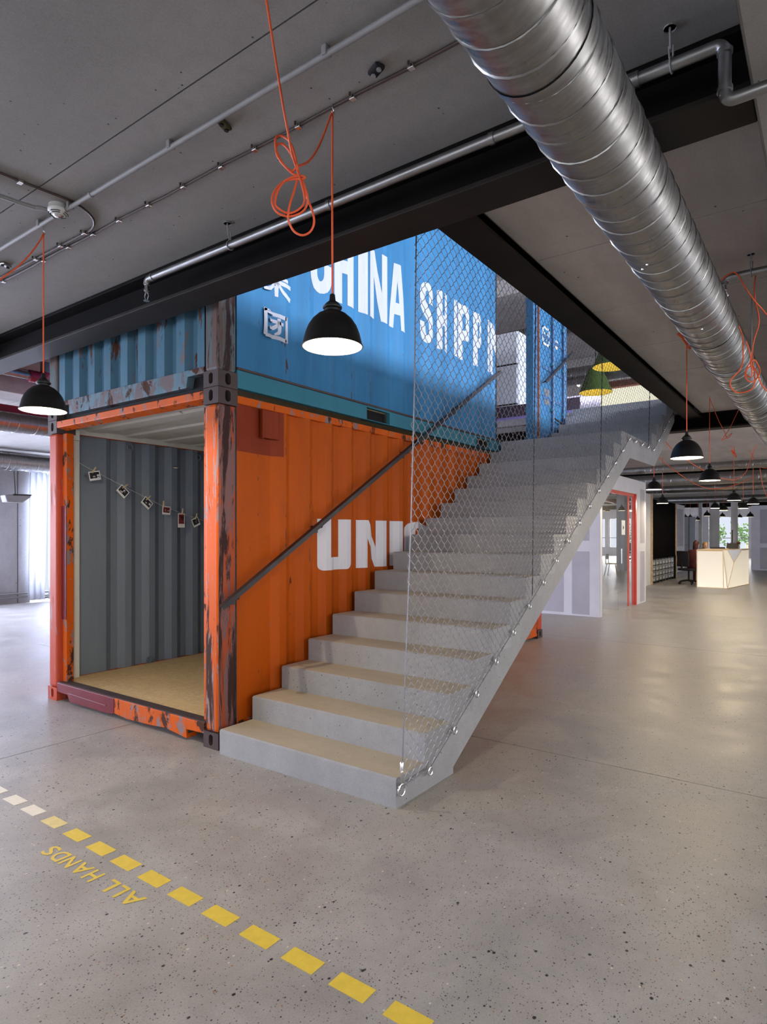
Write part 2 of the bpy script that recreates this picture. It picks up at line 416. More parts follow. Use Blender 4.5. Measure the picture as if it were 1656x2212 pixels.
xb = thing('steel_beam', 'black steel edge beam running back along the stair side of the opening', 'beam', kind='structure')
MB().box(-.11, 7.47, -1.93, -1.70, 3.285, 3.31).build('bottom_flange', 'dark_brown_steel', xb, bevel=.004)
MB().box(-.11, 7.47, -1.822, -1.808, 3.31, 3.55).build('web', 'black_steel', xb)
MB().box(-.11, 7.47, -1.93, -1.70, 3.55, 3.575).build('top_flange', 'black_steel', xb)
tag(MB().box(-9, 7.4, -3.85, -3.305, 3.085, ZC).build('concrete_beam', 'ceiling_concrete', bevel=.01), 'rough concrete downstand beam at the end of the black steel beam', 'beam', kind='structure')
tag(MB().box(-9, 14, 3.7, 4.1, 3.08, ZC).build('concrete_beam', 'wall_concrete', bevel=.01), 'grey concrete beam behind the blue container by the curtains', 'beam', kind='structure')
tag(MB().box(-9, 30, 5.55, 5.62, 3.14, 3.30).build('red_beam', 'red_beam_paint', bevel=.006), 'dark red painted beam above the spiral duct by the curtains', 'beam', kind='structure')

# wall with curtained windows
wl = MB()
for (x0, x1) in ((-9.5, -8.9), (-1.6, -1.1), (2.95, 3.86), (8.6, 9.1), (14, 14.5), (20, 20.5), (26, 26.5), (32, 32.5)): wl.box(x0, x1, 11.25, 11.65, 0, 2.97)
wl.box(XL, XR, 11.25, 11.65, 2.97, ZC); 
wlo = wl.build('wall_left', 'wall_concrete'); wlo['kind'] = 'structure'
MB().box(3.595, 3.603, 11.243, 11.252, 0, 2.97).build('trim', 'casting_void', wlo)
for z_ in (.14, .22): MB().tube([(-1, 11.18, z_), (8.6, 11.18, z_)], .022, 8).build('heating_pipe', 'grey_conduit', wlo)
def curtain(x0, x1, label, amp=.035, per=.13, sway=.0):
    m_ = MB(); n = int((x1-x0)/.012); 
    v = []; zs = [2.96, 2.2, 1.4, .7, .06]
    for z_ in zs:
        k_ = (2.96-z_)/2.9
        for i in range(n+1):
            x = x0+(x1-x0)*i/n
            v.append((x+sway*k_, 11.10+amp*(1-.3*k_)*math.sin((x-x0)/per*2*PI+.8*math.sin(9*x)), z_))
    f = [(r*(n+1)+i, r*(n+1)+i+1, (r+1)*(n+1)+i+1, (r+1)*(n+1)+i) for r in range(4) for i in range(n)]
    m_.add(v, f); o = m_.build('curtain', 'curtain_white', smooth=True)
    md = o.modifiers.new('thick', 'SOLIDIFY'); md.thickness = .004
    return tag(o, label, 'curtain')
curtain(3.80, 4.16, 'gathered white curtain next to the concrete wall pillar', sway=-.05)
curtain(4.20, 5.6, 'wide white curtain right behind the red edge of the orange container', .022, .2)
curtain(2.2, 2.97, 'white curtain on the other side of the concrete wall pillar')
m_, t_, b_ = MATS['curtain_white'], MATS['curtain_white'].node_tree, None
tr = t_.nodes.new('ShaderNodeBsdfTranslucent'); tr.inputs[0].default_value = (.85, .88, .95, 1)
mx = t_.nodes.new('ShaderNodeMixShader'); mx.inputs[0].default_value = .45
out_ = [n for n in t_.nodes if n.type == 'OUTPUT_MATERIAL'][0]
t_.links.new(t_.nodes['Principled BSDF'].outputs[0], mx.inputs[1]); t_.links.new(tr.outputs[0], mx.inputs[2]); t_.links.new(mx.outputs[0], out_.inputs[0])

# far window wall
wf = MB(); XF = 44.0
wf.box(XF, XF+.3, -11, 11.9, 0, .55); wf.box(XF, XF+.3, -11, 11.9, 2.75, ZC)
yw = -10.8
piers = []
while yw < 11.9:
    wf.box(XF, XF+.3, yw, yw+.25, .55, 2.75); piers.append((yw+.25, yw+2.3)); yw += 2.3
wfo = wf.build('wall_back', 'drywall_white'); wfo['kind'] = 'structure'
for i_, (a, b) in enumerate(piers):
    wn = bpy.data.objects.new('window_%d' % (i_+1), None); COL.objects.link(wn); wn['kind'] = 'structure'; wn.parent = None
    f_ = MB()
    for (y0, y1, z0, z1) in ((a, a+.06, .55, 2.75), (b-.06, b, .55, 2.75), ((a+b)/2-.04, (a+b)/2+.04, .55, 2.75), (a, b, .55, .61), (a, b, 2.69, 2.75), (a, b, 1.28, 1.33)):
        f_.box(XF+.08, XF+.16, y0, y1, z0, z1)
    f_.build('window_frame', 'white_plastic', wn)
# upper storey ceiling
uc = MB().box(XL, XR, YR, YL, 6.9, 7.1).build('ceiling_upper', 'ceiling_concrete_upper'); uc['kind'] = 'structure'
for x_ in (9.2, 12.6, 16.0, 19.4, 22.8):
    MB().box(x_, x_+.35, YR, YL, 6.55, 6.9).build('ceiling_rib', 'ceiling_concrete_upper', uc)

# ================================================================ SHIPPING CONTAINERS
CL, CWD, CH = 6.058, 2.438, 2.591
KL, KW, KH = .178, .162, .118                            # corner casting
def corr(u, end, P=.278, of=.072, sl=.068, fl_=.070, d=.036, a=None, b=None):
    """depth of a corrugated wall at u; `end` is where an outer flat ends"""
    if a is not None and (u < a or u > b): return 0.0
    s = (u-end) % P
    if s < sl: return d*s/sl
    if s < sl+fl_: return d
    if s < sl+fl_+sl: return d*(1-(s-sl-fl_)/sl)
    return 0.0
def folds(u0, u1, end, P=.278, of=.072, sl=.068, fl_=.070, a=None, b=None):
    lo, hi = (u0, u1) if a is None else (a, b)
    out = [u0, u1] + ([] if a is None else [a, b]); k = math.floor((lo-end)/P)-1
    while end+k*P < hi+P:
        for s in (0, sl, sl+fl_, 2*sl+fl_):
            u = end+k*P+s
            if lo+1e-4 < u < hi-1e-4: out.append(u)
        k += 1
    return sorted(set(round(x, 5) for x in out))
def corr_wall(us, dep, z0, z1, face, sign, axis, t=.004):
    """corrugated sheet: outer skin material 0, inner skin material 1.  axis 'x' runs along x at y=face."""
    m_ = MB(); n = len(us)
    def P(u, d, z): return (u, face+sign*d, z) if axis == 'x' else (face+sign*d, u, z)
    for k, off in ((0, 0.0), (1, t)):
        m_.cur = k
        v = [P(u, dep(u)+off, z) for z in (z0, z1) for u in us]
        m_.add(v, [(i, i+1, n+i+1, n+i) for i in range(n-1)])
    return m_
def casting(name, parent, x, y, z, sx, sy, mt='casting_paint'):
    """corner fitting with oval lifting holes in its two outer side faces; sx, sy say which way is outwards"""
    m_ = MB(); x0, x1 = (x, x+KL) if sx < 0 else (x-KL, x); y0, y1 = (y, y+KW) if sy < 0 else (y-KW, y); z0, z1 = z, z+KH
    # faces without holes
    m_.add([(x0, y0, z0), (x1, y0, z0), (x1, y1, z0), (x0, y1, z0)], [(0, 3, 2, 1)])
    m_.add([(x0, y0, z1), (x1, y0, z1), (x1, y1, z1), (x0, y1, z1)], [(0, 1, 2, 3)])
    xi, yi = (x1, y1) if (sx < 0 and sy < 0) else (x1 if sx < 0 else x0, y1 if sy < 0 else y0)
    m_.add([(xi, y0, z0), (xi, y1, z0), (xi, y1, z1), (xi, y0, z1)], [(0, 1, 2, 3)])
    m_.add([(x0, yi, z0), (x1, yi, z0), (x1, yi, z1), (x0, yi, z1)], [(0, 1, 2, 3)])
    def holed(P, w_, h_, cx, cz, rx, rz, dpt):
        n = 24; rect = []; oval = []
        for j in range(n):
            a = 2*PI*(j+.5)/n; c_, s_ = math.cos(a), math.sin(a)
            q = min((w_/2)/abs(c_) if c_ else 9, (h_/2)/abs(s_) if s_ else 9)
            rect.append((w_/2+c_*q, h_/2+s_*q))
            st = rz-rx; oval.append((cx+rx*c_, cz+rx*s_+(st if s_ > 0 else -st)))
        cor = [(0, 0), (w_, 0), (w_, h_), (0, h_)]
        for c_ in cor:                                   # pull nearest ring point onto each corner
            j = min(range(n), key=lambda i: (rect[i][0]-c_[0])**2+(rect[i][1]-c_[1])**2); rect[j] = c_
        v = [P(a, b, 0) for a, b in rect]+[P(a, b, 0) for a, b in oval]+[P(a, b, dpt) for a, b in oval]
        m_.cur = 0; m_.add(v, [(j, (j+1) % n, n+(j+1) % n, n+j) for j in range(n)]+[(n+j, n+(j+1) % n, 2*n+(j+1) % n, 2*n+j) for j in range(n)])
        m_.cur = 1; m_.add([P(a, b, dpt) for a, b in oval], [tuple(range(n))]); m_.cur = 0
    xo = x0 if sx < 0 else x1; yo = y0 if sy < 0 else y1
    holed(lambda a, b, d: (xo-sx*d, y0+a, z0+b), KW, KH, KW*.5, KH*.52, .022, .040, .035)
    holed(lambda a, b, d: (x0+a, yo-sy*d, z0+b), KL, KH, KL*.5, KH*.52, .026, .042, .035)
    o = m_.build(name, [mt, 'casting_void'], parent, merge=True)
    return o

def letter_mesh(splines, name, mt, parent, cuts, surf, off=.0025, kind='x'):
    """flat lettering in the x-z plane, folded onto the corrugated wall"""
    cu = bpy.data.curves.new(name, 'CURVE'); cu.dimensions = '2D'; cu.fill_mode = 'BOTH'
    for pts in splines:
        sp = cu.splines.new('POLY'); sp.points.add(len(pts)-1)
        for p, q in zip(sp.points, pts): p.co = (q[0], q[1], 0, 1)
        sp.use_cyclic_u = True
    tmp = bpy.data.objects.new('tmp', cu); COL.objects.link(tmp)
    return fold_text(tmp, name, mt, parent, cuts, surf, off)
def fold_text(tmp, name, mt, parent, cuts, surf, off):
    dg = bpy.context.evaluated_depsgraph_get(); dg.update()
    me = bpy.data.meshes.new_from_object(tmp.evaluated_get(dg)); me.transform(tmp.matrix_world)
    cu = tmp.data; bpy.data.objects.remove(tmp); 
    bm = bmesh.new(); bm.from_mesh(me); bmesh.ops.remove_doubles(bm, verts=bm.verts, dist=1e-5)
    xs = [v.co.x for v in bm.verts]
    for u in cuts:
        if xs and min(xs) < u < max(xs):
            bmesh.ops.bisect_plane(bm, geom=bm.verts[:]+bm.edges[:]+bm.faces[:], plane_co=(u, 0, 0), plane_no=(1, 0, 0))
    for v in bm.verts: v.co = Vector((v.co.x, surf(v.co.x)-off, v.co.y))
    bmesh.ops.recalc_face_normals(bm, faces=bm.faces)
    for f in bm.faces:
        if f.normal.y > 0: f.normal_flip()
    bm.to_mesh(me); bm.free(); me.materials.clear(); me.materials.append(MATS[mt]); me.name = name
    o = bpy.data.objects.new(name, me); COL.objects.link(o); o.parent = parent; return o
def arc(cx, cz, rx, rz, a0, a1, n=10):
    return [(cx+rx*math.cos(math.radians(a0+(a1-a0)*i/n)), cz+rz*math.sin(math.radians(a0+(a1-a0)*i/n))) for i in range(n+1)]
def glyph(ch, x0, x1, z0, z1):
    """heavy condensed capitals; returns closed outlines"""
    w_, h = x1-x0, z1-z0; S = lambda P: [(x0+a*w_, z0+b*h) for a, b in P]
    if ch == 'I': return [S([(0, 0), (1, 0), (1, 1), (0, 1)])]
    if ch == 'H': return [S([(0, 0), (.40, 0), (.40, .42), (.62, .42), (.62, 0), (1, 0), (1, 1), (.62, 1), (.62, .60), (.40, .60), (.40, 1), (0, 1)])]
    if ch == 'N': return [S([(0, 0), (.30, 0), (.30, .62), (.66, 0), (1, 0), (1, 1), (.70, 1), (.70, .42), (.34, 1), (0, 1)])]
    if ch == 'A': return [S([(0, 0), (.30, 0), (.36, .22), (.64, .22), (.70, 0), (1, 0), (.68, 1), (.34, 1)]), S([(.42, .40), (.50, .74), (.58, .40)])]
    if ch == 'P': return [S([(0, 0), (.42, 0), (.42, .36), (.62, .36)]+arc(.70, .50, .30, .14, -90, 0, 5)+arc(.70, .86, .30, .14, 0, 90, 5)+[(0, 1)]), S([(.42, .54), (.42, .84), (.58, .84), (.62, .80), (.62, .58), (.58, .54)])]
    if ch == 'C': return [S(arc(.5, .78, .5, .22, 0, 180)+arc(.5, .22, .5, .22, 180, 360)+[(1, .40), (.66, .40)]+arc(.52, .26, .14, .10, 0, -180, 6)+arc(.52, .74, .14, .10, 180, 0, 6)+[(.66, .60), (1, .60)])]
    if ch == 'G': return [S(arc(.5, .80, .5, .20, 0, 180)+arc(.5, .20, .5, .20, 180, 360)+[(1, .52), (.56, .52), (.56, .38), (.66, .38)]+arc(.52, .24, .14, .09, 0, -180, 6)+arc(.52, .76, .14, .09, 180, 0, 6)+[(.66, .66), (1, .66)])]
    if ch == 'U': return [S([(0, 1)]+arc(.14, .12, .14, .12, 180, 270, 5)+arc(.86, .12, .14, .12, 270, 360, 5)+[(1, 1), (.67, 1), (.67, .25), (.34, .25), (.34, 1)])]
    if ch == 'S': return [S([(1, .66), (1, .80)]+arc(.5, .80, .5, .20, 0, 180)+[(0, .66), (.06, .56), (.60, .34), (.62, .22)]+arc(.51, .20, .11, .07, 0, -180, 5)+[(.40, .34), (0, .34), (0, .20)]+arc(.5, .20, .5, .20, 180, 360)+[(1, .36), (.94, .45), (.42, .68), (.40, .78)]+arc(.51, .80, .11, .07, 180, 0, 5)+[(.62, .66)])]

# ---- lower, orange container: open end towards the camera
oc = thing('shipping_container', 'orange steel shipping container with open end standing on the concrete floor', 'container')
SIDE_Y = .010; SE = .687
def side_d(u): return corr(u, SE, a=.615-.07, b=5.66)
side_us = folds(KL, CL-KL, SE, a=.545, b=5.66)
corr_wall(side_us, side_d, .16, 2.50, SIDE_Y, 1, 'x').build('side_panel', ['orange_paint', 'grey_lining'], oc)
corr_wall(side_us, side_d, .16, 2.50, CWD-SIDE_Y, -1, 'x').build('side_panel', ['orange_paint', 'grey_lining'], oc)
bus = folds(KW, CWD-KW, .35); corr_wall(bus, lambda u: corr(u, .35), .16, 2.50, CL-.012, -1, 'y').build('back_panel', ['orange_paint', 'grey_lining'], oc)
for (x, sx) in ((0, -1), (CL, 1)):
    for (y, sy) in ((0, -1), (CWD, 1)):
        for z in (0, CH-KH): casting('corner_casting', oc, x, y, z, sx, sy, 'casting_paint' if z else ('pink_faded_paint' if y and not x else 'casting_paint'))
def post(parent, x, y, sx, sy, z0, z1, mt, inner, face=None):
    """corner post: outer angle plus the inner channel flange"""
    x0, x1 = (x+.006, x+.172) if sx < 0 else (x-.172, x-.006); y0, y1 = (y+.004, y+.156) if sy < 0 else (y-.156, y-.004)
    pm_ = MB().box(x0, x1, y0, y1, z0, z1); pm_.m = [1, 1, 0, 0, 1, 1]
    pm_.build('corner_post', [mt, face or mt], parent, bevel=.022)
    yi = (y1, y1+.075) if sy < 0 else (y0-.075, y0)
    a = (x0+.05, x0+.12) if sx < 0 else (x1-.12, x1-.05)
    MB().box(a[0], a[1], yi[0], yi[1], z0, z1).build('post_flange', inner, parent, bevel=.006)
post(oc, 0, 0, -1, -1, KH, CH-KH, 'orange_paint_worn', 'orange_paint_rail', 'orange_paint_post')
post(oc, 0, CWD, -1, 1, KH, CH-KH, 'pink_faded_paint', 'orange_paint_rail')
post(oc, CL, 0, 1, -1, KH, CH-KH, 'pink_faded_paint', 'orange_paint'); post(oc, CL, CWD, 1, 1, KH, CH-KH, 'orange_paint_worn', 'orange_paint')
MB().box(.048, .0535, CWD-.235, CWD-.156, .75, 1.80).build('touch_up_patch', 'maroon_primer', oc)
for y0, y1 in ((.006, .066), (CWD-.066, CWD-.006)):
    MB().box(KL, CL-KL, y0, y1, 2.497, 2.557).build('top_side_rail', 'orange_paint_rail', oc, bevel=.006)
    MB().box(KL, CL-KL, y0+.004, y1, .035, .165).build('bottom_side_rail', 'orange_paint_rail', oc, bevel=.006)
MB().box(.10, 5.9, CWD-.078, CWD-.060, 2.50, 2.565).build('inner_top_rail', 'cream_lining', oc, bevel=.004)
MB().box(.10, 5.9, .060, .078, 2.50, 2.565).build('inner_top_rail', 'cream_lining', oc, bevel=.004)
for y0, y1 in ((CWD-.11, CWD-.05), (.05, .11)): MB().box(.125, .245, y0, y1, .165, 2.50).build('inner_post', 'cream_lining', oc, bevel=.006)
MB().box(.11, .22, CWD-.16, CWD-.06, 2.43, 2.53).build('rail_gusset', 'cream_lining', oc, bevel=.004)
# header beam, roof, sill
MB().prism([(0, 2.52), (.09, 2.50), (.09, 2.57), (0, 2.58)], KW, CWD-KW, 'y').build('door_header', 'orange_paint_rail', oc, bevel=.006)
ru = folds(.09, CL-.09, .30, .418, .20, .03, .158)
rm = MB(); n_ = len(ru)
for off in (0, .004): rm.add([(u, y, 2.552-corr(u, .30, .418, .20, .03, .158, .014)+off) for y in (.06, CWD-.06) for u in ru], [(i, i+1, n_+i+1, n_+i) for i in range(n_-1)])
rm.build('roof_panel', 'cream_lining', oc)
sill = [(.162, .092), (.37, .085), (.362, .018), (.50, .034), (.63, .048), (.80, .036), (.984, .030), (1.15, .026), (1.330, .040), (1.330, .168), (.162, .168)]
MB().prism(sill, .004, .10, 'x').build('door_sill', 'orange_paint_rail', oc, bevel=.004)
MB().prism([(1.330, .040), (1.40, .024), (2.05, .022), (2.09, .080), (2.276, .085), (2.276, .168), (1.330, .168)], .002, .10, 'x').build('sill_repair_plate', 'maroon_primer', oc, bevel=.004)
MB().box(.012, .10, .165, 2.27, .168, .174).build('threshold_plate', 'casting_paint', oc)
MB().tube([(.0, 1.45, .088), (.0, 2.07, .098)], .004, 6).build('weld_bead', 'maroon_primer', oc)
for y in (.372, 2.075): MB().box(.02, .10, y-.006, y+.006, .02, .10).build('pocket_cheek', 'casting_paint', oc)
for i_ in range(18): MB().box(.35+.3*i_, .40+.3*i_, .07, CWD-.07, .05, .145).build('cross_member', 'casting_paint', oc)
MB().box(.10, CL-.05, .065, CWD-.065, .146, .166).build('floor_board', 'strand_board', oc)
# cover plate, primer patch, rings, vent
pm = MB(); us_ = [u for u in folds(.18, .66, SE, a=.545, b=5.66) if u <= .6601]
v = [(u, SIDE_Y+side_d(u)-.0015, z) for z in (2.15, 2.498) for u in us_]; n_ = len(us_)
pm.add(v, [(i, i+1, n_+i+1, n_+i) for i in range(n_-1)]); pm.build('primer_patch', 'red_primer', oc)
MB().box(.419, .584, -.012, .012, 2.275, 2.49).build('cover_plate', 'red_primer', oc, bevel=.004)
MB().box(.41, .424, -.016, .012, 2.270, 2.49).build('cover_flange', 'red_primer', oc)
def ring(parent, x, z):
    MB().torus((x, CWD-.065, z), .032, .007, 'y', 14, 6).build('lashing_ring', 'grey_lining', parent, smooth=True)
    MB().tube([(x-.03, CWD-.05, z-.02), (x+.03, CWD-.05, z-.02)], .008, 6).build('ring_bracket', 'grey_lining', parent)
for x, z in ((1.02, .20), (2.16, .20), (3.3, .20), (.80, 2.44), (1.66, 2.42), (2.7, 2.44)): ring(oc, x, z)
vm = MB()
for i in range(3):
    for j in range(3): vm.sphere((.47+.022*i, CWD-.0155, 2.365+.022*j), .006, .003, .006, 8, 6)
vm.build('vent_grille', 'casting_void', oc)
MB().tube([(1.33, CWD-.05, 2.28), (1.36, CWD-.075, 2.275), (1.40, CWD-.05, 2.28)], .009, 6).build('hook_eye', 'chrome', oc)
surf = lambda u: SIDE_Y+side_d(u)
cuts = side_us
for ch, a, b in (('U', 1.093, 1.507), ('N', 1.625, 2.060), ('I', 2.162, 2.345), ('G', 2.418, 2.84)):
    letter_mesh(glyph(ch, a, b, 1.225, 1.670), 'lettering', 'white_lettering_union', oc, cuts, surf)

# ---- upper, blue container standing on the corner castings of the first
bc = thing('shipping_container', 'blue steel shipping container stacked on top of the orange one', 'container', (0, 0, 0))
Z1 = CH+.004
BCUT0, BCUT1 = 4.502, 5.72                              # entrance cut out of both long sides
def bd(u): return corr(u, SE, a=.545, b=5.66)*.55
bus_ = folds(KL, BCUT0, SE, a=.545, b=5.66); bus_ = [u for u in bus_ if u <= BCUT0]
corr_wall(bus_, bd, Z1+.165, Z1+2.50, SIDE_Y, 1, 'x').build('side_panel', ['blue_paint', 'blue_paint_rail'], bc)
corr_wall(bus_, bd, Z1+.165, Z1+2.50, CWD-SIDE_Y, -1, 'x').build('side_panel', ['blue_paint', 'blue_paint_rail'], bc)
MB().box(BCUT0-.006, BCUT0+.006, .004, .036, Z1+.165, Z1+2.50).build('cut_edge', 'casting_paint', bc)
for i_ in range(7): MB().sphere((BCUT0-.004, .006, Z1+.35+.13*i_), .014, .012, .02, 8, 6).build('weld_tab', 'casting_paint', bc)
fe = .153+.095
fus = folds(KW+.004, CWD-KW-.004, fe, .2505, .10, .045, .06)
corr_wall(fus, lambda u: corr(u, fe, .2505, .10, .045, .06, .045), Z1+.155, Z1+2.50, .012, 1, 'y').build('end_panel', ['blue_paint_worn', 'blue_paint_rail'], bc)
for (x, sx) in ((0, -1), (CL, 1)):
    for (y, sy) in ((0, -1), (CWD, 1)):
        for z in (0, CH-KH): casting('corner_casting', bc, x, y, Z1+z, sx, sy)
        if not (x and not y):
            xa, xb = (x+.006, x+.172) if sx < 0 else (x-.172, x-.006); ya, yb = (y+.004, y+.156) if sy < 0 else (y-.156, y-.004)
            MB().box(xa, xb, ya, yb, Z1+KH, Z1+CH-KH).build('corner_post', 'blue_post_paint' if not x else 'blue_paint', bc, bevel=.022)
MB().box(BCUT1, BCUT1+.10, .004, .12, Z1+KH, Z1+CH-.1).build('door_frame', 'blue_paint', bc, bevel=.006)
MB().box(BCUT1+.10, BCUT1+.20, .02, .12, Z1+KH, Z1+CH-.1).build('corner_post', 'blue_bar', bc, bevel=.006)
MB().box(BCUT1+.205, BCUT1+.235, .0, .12, Z1+KH, Z1+CH-.1).build('rubbing_strip', 'rust_stripe', bc, bevel=.004)
MB().box(BCUT1+.235, CL, .006, .14, Z1+KH, Z1+CH-.1).build('corner_post', 'blue_paint', bc, bevel=.01)
def pocket_rail(name, pocks, z0, z1, y0, y1, mt, a, b, zt=.018, zb=.006):
    """long bottom rail of pieces between fork pockets, with straps above and below each pocket"""
    cur = a
    for (p, q) in pocks+[(b, b)]:
        if p > cur: MB().box(cur, p, y0, y1, z0, z1).build(name, mt, bc, bevel=.005)
        if q > p:
            MB().box(p, q, y0, y1, z1-zt, z1).build('pocket_strap', mt, bc); MB().box(p, q, y0, y1, z0, z0+zb).build('pocket_strap', mt, bc)
            MB().box(p, q, y0+.07, y0+.08, z0+zb, z1-zt).build('pocket_back', 'casting_void', bc)
        cur = q
for y0, y1 in ((.002, .05), (CWD-.05, CWD-.002)):
    pocket_rail('bottom_side_rail', [(1.742, 2.109), (3.949, 4.316)], Z1+.015, Z1+.150, y0, y1, 'blue_paint_rail', KL, CL-KL)
    MB().box(KL, CL-KL, y0-.006 if y0 < 1 else y0, y1 if y0 < 1 else y1+.006, Z1+.150, Z1+.168).build('rail_lip', 'casting_paint', bc, bevel=.003)
    MB().box(KL, BCUT0, y0, y1+.01, Z1+2.497, Z1+2.557).build('top_side_rail', 'blue_paint_rail', bc, bevel=.006)
MB().prism([(.37, .03), (2.06, .03), (2.07, .12), (2.10, .12), (2.276, .12), (2.276, .16), (.162, .16), (.162, .112), (.35, .112)], .004, .07, 'x').build('end_sill', 'blue_sill_scuffed', bc, bevel=.004, loc=(0, 0, Z1))
MB().box(.07, .08, .17, 2.27, Z1+.01, Z1+.15).build('pocket_back', 'casting_void', bc)
MB().box(.004, .08, KW, CWD-KW, Z1+2.49, Z1+2.57).build('end_header', 'blue_paint_worn', bc, bevel=.006)
MB().box(.05, BCUT0, .05, CWD-.05, Z1+2.552, Z1+2.560).build('roof_panel', 'blue_paint', bc)
MB().box(.08, CL-.02, .05, CWD-.05, Z1+.13, Z1+.150).build('floor_board', 'strand_board', bc)
bsurf = lambda u: SIDE_Y+bd(u)
for ch, a, b in (('C', .973, 1.240), ('H', 1.294, 1.560), ('I', 1.639, 1.761), ('N', 1.796, 2.074), ('A', 2.118, 2.400), ('S', 2.700, 2.942), ('H', 3.047, 3.268), ('I', 3.398, 3.468), ('P', 3.510, 3.780), ('P', 3.894, 4.115), ('I', 4.252, 4.320)):
    letter_mesh(glyph(ch, a, b, 3.598, 4.252), 'lettering', 'white_lettering', bc, bus_, bsurf)
letter_mesh([[(4.366, 3.598), (4.44, 3.598), (4.44, 3.98), (4.499, 3.84), (4.499, 4.12), (4.45, 4.252), (4.366, 4.252)]], 'lettering', 'white_lettering', bc, bus_, bsurf)
def stroke(pts, wd, n=10):
    """brush stroke outline along a polyline with a width at each point"""
    P = smooth_path([(p[0], p[1], 0) for p in pts], 4); k = len(P); L_ = []; R_ = []
    for i, p in enumerate(P):
        d = P[min(i+1, k-1)]-P[max(i-1, 0)]; d.normalize(); nn = Vector((-d.y, d.x, 0))
        u = i/(k-1)*(len(wd)-1); a = int(min(u, len(wd)-2)); w_ = wd[a]+(wd[a+1]-wd[a])*(u-a)
        L_.append((p.x+nn.x*w_/2, p.y+nn.y*w_/2)); R_.append((p.x-nn.x*w_/2, p.y-nn.y*w_/2))
    return L_+R_[::-1]
def han(strokes, x0, x1, z0, z1):
    for pts, wd in strokes:
        q = [(x0+a*(x1-x0), z0+b*(z1-z0)) for a, b in pts]
        letter_mesh([stroke(q, [w_*(x1-x0) for w_ in wd])], 'lettering', 'white_lettering', bc, bus_, bsurf, .0025)
han([([(.05, 1), (.06, .5), (.04, .06)], (.14, .14, .16)), ([(.0, .95), (.5, .90), (.97, .88)], (.12, .12, .13)), ([(.94, .95), (.95, .5), (.95, .02)], (.12, .13, .14)), ([(.04, .08), (.5, .10), (.94, .06)], (.12, .12, .12)),
     ([(.24, .66), (.5, .66), (.80, .62)], (.11, .11, .10)), ([(.62, .80), (.64, .5), (.62, .30), (.46, .20)], (.12, .14, .12, .05)), ([(.60, .58), (.42, .42), (.22, .38)], (.10, .12, .10))], .451, .706, 3.062, 3.283)
han([([(.0, .36), (.5, .36), (1.0, .36)], (.09, .10, .10)), ([(.5, .50), (.5, .25), (.5, .02)], (.10, .11, .09)), ([(.46, .32), (.30, .16), (.08, .10)], (.09, .10, .05)), ([(.54, .32), (.72, .16), (.98, .06)], (.07, .10, .12)),
     ([(.22, .98), (.20, .7), (.20, .46)], (.08, .08, .09)), ([(.20, .86), (.55, .86), (.85, .86)], (.07, .08, .08)), ([(.22, .72), (.5, .72), (.80, .72)], (.06, .07, .07)), ([(.22, .59), (.5, .59), (.80, .59)], (.06, .07, .07)),
     ([(.16, .47), (.5, .47), (.88, .47)], (.07, .08, .08)), ([(.53, .96), (.53, .7), (.53, .48)], (.07, .07, .07)), ([(.34, 1.08), (.22, .95), (.04, .78)], (.09, .09, .04)), ([(.52, 1.1), (.60, .98), (.66, .90)], (.06, .09, .05))], .420, .752, 3.400, 3.740)
# open end door of the blue container, swung out along the stair
dr = MB().box(CL+.03, CL+1.13, .03, .075, Z1+.18, Z1+2.46).build('container_door', 'blue_paint', bc, bevel=.006)
for z_ in (Z1+.42, Z1+1.0, Z1+1.45, Z1+1.92): MB().box(CL+.08, CL+1.09, .018, .03, z_, z_+.06).build('door_rib', 'blue_bar', dr, bevel=.004)
for x_ in (6.50, 6.97):
    MB().tube([(x_, .0, Z1+.22), (x_, .0, Z1+2.44)], .022, 10).build('locking_bar', 'blue_bar', dr, smooth=True)
    for z_ in (Z1+.26, Z1+.85, Z1+1.55, Z1+2.2): MB().box(x_-.05, x_+.05, -.01, .03, z_, z_+.05).build('bar_guide', 'blue_paint_rail', dr)
    MB().box(x_-.05, x_+.05, -.03, .03, Z1+.17, Z1+.27).build('cam_keeper', 'rubber_black', dr)
MB().tube([(6.52, -.02, Z1+.74), (6.85, -.03, Z1+.70)], .014, 8).build('bar_handle', 'rubber_black', dr)
lg = MB(); lx, lz, lw = 6.13, 4.42, .28
for a in ((0, 1, .88, 1), (0, 1, 0, .12), (0, .12, 0, 1), (.88, 1, 0, 1), (.24, .46, .44, .56), (.24, .34, .30, .70), (.54, .76, .62, .72), (.54, .76, .30, .40), (.54, .64, .46, .72), (.66, .76, .30, .56)):
    lg.box(lx+a[0]*lw, lx+a[1]*lw, .026, .0295, lz+a[2]*lw, lz+a[3]*lw)
lg.build('emblem', 'paper_white', dr)
MB().lathe([(.001, 0), (.075, 0), (.075, .003)], n=20).build('round_sticker', 'paper_white', dr, loc=(6.72, .0285, 4.54)).rotation_euler = (PI/2, 0, 0)
MB().box(6.19, 6.40, .022, .029, 3.52, 3.76).build('data_plate', 'chrome', dr)

